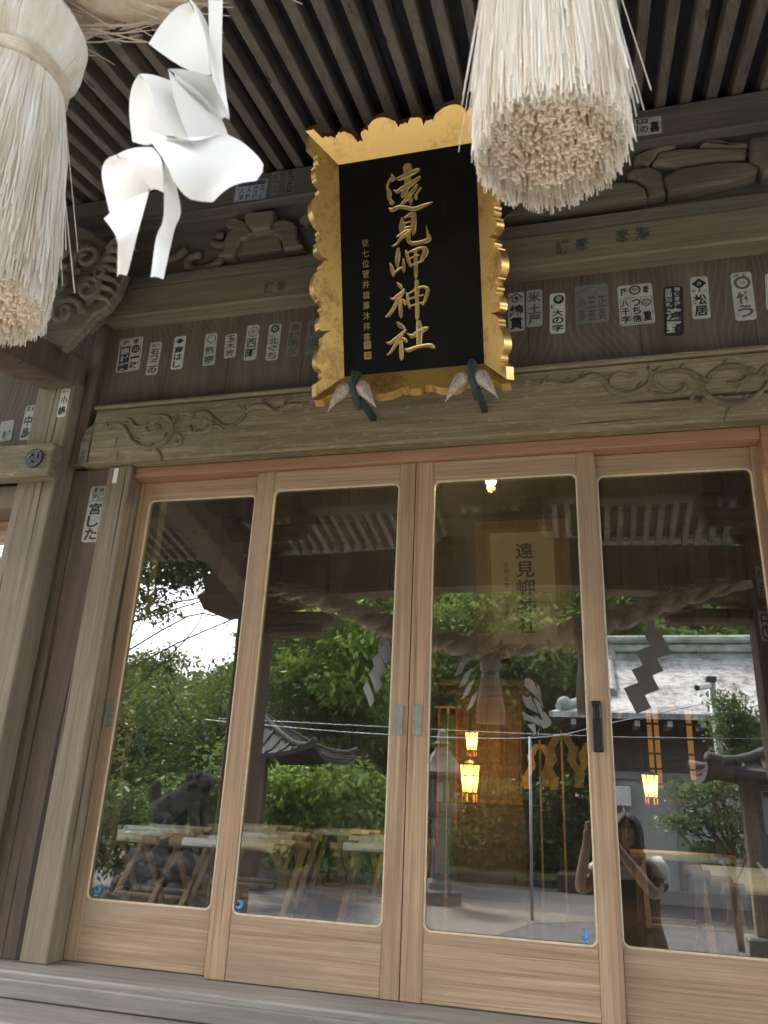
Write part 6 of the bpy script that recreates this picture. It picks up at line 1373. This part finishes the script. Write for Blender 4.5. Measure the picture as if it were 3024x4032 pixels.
for s_, nm in ((-1, 'l'), (1, 'r')):
    jp('hip'+nm, (bx_+.085*s_, by_, .66), .085, 'pelvis'); jp('knee'+nm, (bx_+.09*s_, by_+.02, .33), .055, 'hip'+nm); jp('calf'+nm, (bx_+.09*s_, by_, .20), .05, 'knee'+nm); jp('ank'+nm, (bx_+.09*s_, by_-.01, -.03), .034, 'calf'+nm); jp('foot'+nm, (bx_+.09*s_, by_+.12, -.065), .03, 'ank'+nm)
jp('shl', (bx_-.165, by_-.005, 1.085), .056, 'upch'); jp('ell', (-.115, by_+.10, .955), .043, 'shl'); jp('wrl', (-.055, -2.64, 1.24), .027, 'ell')
jp('shr', (bx_+.165, by_-.005, 1.085), .056, 'upch'); jp('elr', (.335, by_+.13, .945), .043, 'shr'); jp('wrr', (.075, -2.64, 1.27), .027, 'elr')
# hands: palm plus five fingers closed on the phone
for nm, wx, sx, zc in (('l', -.055, 1, 1.24), ('r', .075, -1, 1.27)):
    px = -.040 if nm == 'l' else .045
    jp('palm'+nm, (px-.012*sx, -2.632, zc+.05), (.024,.016), 'wr'+nm); jp('knu'+nm, (px-.008*sx, -2.628, zc+.09), (.026,.013), 'palm'+nm)
    for i, (L, oz) in enumerate(((.060,.060),(.066,.045),(.062,.030),(.050,.016))):
        b0 = 'f%s%d' % (nm, i)
        jp(b0+'a', (px-.016*sx, -2.614, zc+.045+oz), .0088, 'knu'+nm if i < 2 else 'palm'+nm)
        jp(b0+'b', (px-.004*sx, -2.601-.001*i, zc+.050+oz), .0082, b0+'a'); jp(b0+'c', (px+.012*sx, -2.600, zc+.052+oz), .0074, b0+'b')
    jp('th'+nm+'a', (px-.004*sx, -2.648, zc+.06), .011, 'palm'+nm); jp('th'+nm+'b', (px+.012*sx, -2.640, zc+.085), .0095, 'th'+nm+'a'); jp('th'+nm+'c', (px+.020*sx, -2.633, zc+.105), .0082, 'th'+nm+'b')
me_ = bpy.data.meshes.new('body'); bm.to_mesh(me_); bm.free(); me_.materials.append(M_skin)
bo = bpy.data.objects.new('body', me_); col.objects.link(bo); bo.parent = ME
bo.modifiers.new('skin', 'SKIN').use_smooth_shade = True; s2 = bo.modifiers.new('sub', 'SUBSURF'); s2.levels = 2; s2.render_levels = 2
hx, hy = bx_-.010, by_
fc = MB()
for s_ in (-1, 1):
    fc.ball((hx+.030*s_, hy+.100, 1.312), .0105, 10, 8, 0, sq=(1.3,.5,.7))
fc.build('eyes', plain('eye_white', (.5,.48,.45), .3), ME, smooth=True)
fc = MB()
for s_ in (-1, 1):
    fc.ball((hx+.030*s_, hy+.1045, 1.312), .0055, 8, 6, 0, sq=(1,.5,1)); fc.tube([(hx+.014*s_, hy+.104, 1.334), (hx+.030*s_, hy+.104, 1.339), (hx+.046*s_, hy+.095, 1.333)], .0032, 5)
fc.build('brows_and_pupils', M_hair, ME)
MB().tube([(hx, hy+.104, 1.325), (hx, hy+.116, 1.298), (hx, hy+.120, 1.282), (hx, hy+.106, 1.274)], [.006,.009,.0115,.006], 8).build('nose', M_skin, ME, smooth=True)
MB().tube([(hx-.022, hy+.098, 1.250), (hx-.008, hy+.107, 1.252), (hx+.008, hy+.107, 1.252), (hx+.022, hy+.098, 1.250)], [.002,.006,.006,.002], 8).build('mouth', plain('lips', (.30,.12,.10), .5), ME, smooth=True)
er = MB()
for s_ in (-1, 1): er.ball((hx+.074*s_, hy+.02, 1.295), .026, 8, 8, 0, sq=(.35,.7,1.1))
er.build('ears', M_skin, ME, smooth=True)
# hair: cap over the skull and long locks to the shoulders
hr = MB(); n = 22; rows = []
for i in range(13):
    t = i/12
    z = 1.408-.36*t**1.25; ring = []
    for k in range(n+1):
        a = R(62+ (416-2*62+0)*k/n*.86) if i > 2 else R(90+360*k/n)
        a = R(90+ (38*min(1, max(0, (i-1)/3))) + (360-2*38*min(1, max(0, (i-1)/3)))*k/n)
        rx = .094*math.sin(min(1, (i+.6)/5)*math.pi/2) - .012*max(0, t-.75)*4 + .006*math.sin(9*a+i); ry = .108*math.sin(min(1, (i+.6)/5)*math.pi/2) - .02*max(0, t-.6)
        ring.append((hx+rx*math.cos(a), hy+.008+ry*math.sin(a), z+.004*math.sin(7*a)))
    rows += ring
hr.add(rows, [(i*(n+1)+k, i*(n+1)+k+1, (i+1)*(n+1)+k+1, (i+1)*(n+1)+k) for i in range(12) for k in range(n)])
hr.add(rows[:n+1], [tuple(range(n))])
hr.build('hair', M_hair, ME, smooth=True, solid=.012)
# shirt: yoke, collar and sleeves; dress on top
def loft(rings, n=24):
    mb = MB(); vs = []
    for (cx_, cy_, z, rx, ry) in rings:
        for k in range(n):
            a = 2*math.pi*k/n; vs.append((cx_+rx*math.cos(a), cy_+ry*math.sin(a), z+.004*math.sin(5*a)))
    mb.add(vs, [(i*n+k, i*n+(k+1) % n, (i+1)*n+(k+1) % n, (i+1)*n+k) for i in range(len(rings)-1) for k in range(n)]); return mb
loft([(bx_,by_,.90,.150,.112),(bx_,by_,1.02,.165,.125),(bx_,by_-.003,1.08,.160,.112),(bx_,by_,1.125,.115,.085),(bx_,by_+.004,1.15,.066,.066),(bx_,by_+.006,1.172,.060,.062)]).build('shirt', M_shirt, ME, smooth=True, solid=.005)
cl_ = MB()
for s_ in (-1, 1): cl_.add([(bx_+.01*s_, by_+.092, 1.10), (bx_+.075*s_, by_+.100, 1.075), (bx_+.085*s_, by_+.05, 1.145), (bx_+.035*s_, by_+.064, 1.168)], [(0,1,2,3)])
cl_.build('collar', M_shirt, ME, solid=.006)
for s_, sh_, el_ in ((-1, Vector((bx_-.165,by_-.005,1.085)), Vector((-.115,by_+.10,.955))), (1, Vector((bx_+.165,by_-.005,1.085)), Vector((.335,by_+.13,.945)))):
    d = (el_-sh_).normalized(); MB().tube([sh_-d*.05+Vector((-.03*s_,0,.01)), sh_, sh_+d*.06, sh_+d*.105], [.058,.066,.068,.070], 14, cap=False).build('sleeve', M_shirt, ME, smooth=True, solid=.005)
loft([(bx_,by_,.20,.27,.20),(bx_,by_,.42,.235,.175),(bx_,by_,.64,.195,.145),(bx_,by_,.80,.158,.122),(bx_,by_,.90,.160,.124),(bx_,by_,1.03,.172,.133)]).build('dress', M_dress, ME, smooth=True, solid=.006)
st_ = MB()
for s_ in (-1, 1): st_.tube([(bx_+.10*s_, by_+.118, 1.02), (bx_+.105*s_, by_+.09, 1.10), (bx_+.10*s_, by_+.0, 1.138), (bx_+.10*s_, by_-.10, 1.08), (bx_+.10*s_, by_-.125, 1.02)], .016, 6)
st_.build('dress_strap', M_dress, ME, smooth=True)
sh_ = MB()
for s_ in (-1, 1): sh_.ball((bx_+.09*s_, by_+.06, GZ+.035), .05, 10, 8, 0, sq=(.95,2.3,.7))
sh_.build('shoes', M_blackm, ME, smooth=True)
# the phone, just behind the picture's viewpoint
ph = thing('phone', 'dark mobile phone held upright in both hands by the woman', 'phone', (.0, -2.618, 1.38))
MB().box(-.038, .038, -2.624, -2.616, 1.315, 1.467, .004).build('phone_body', M_blackm, ph)
MB().box(-.030, .0, -2.6158, -2.6138, 1.425, 1.46, .001).build('camera_plate', M_lacq, ph)
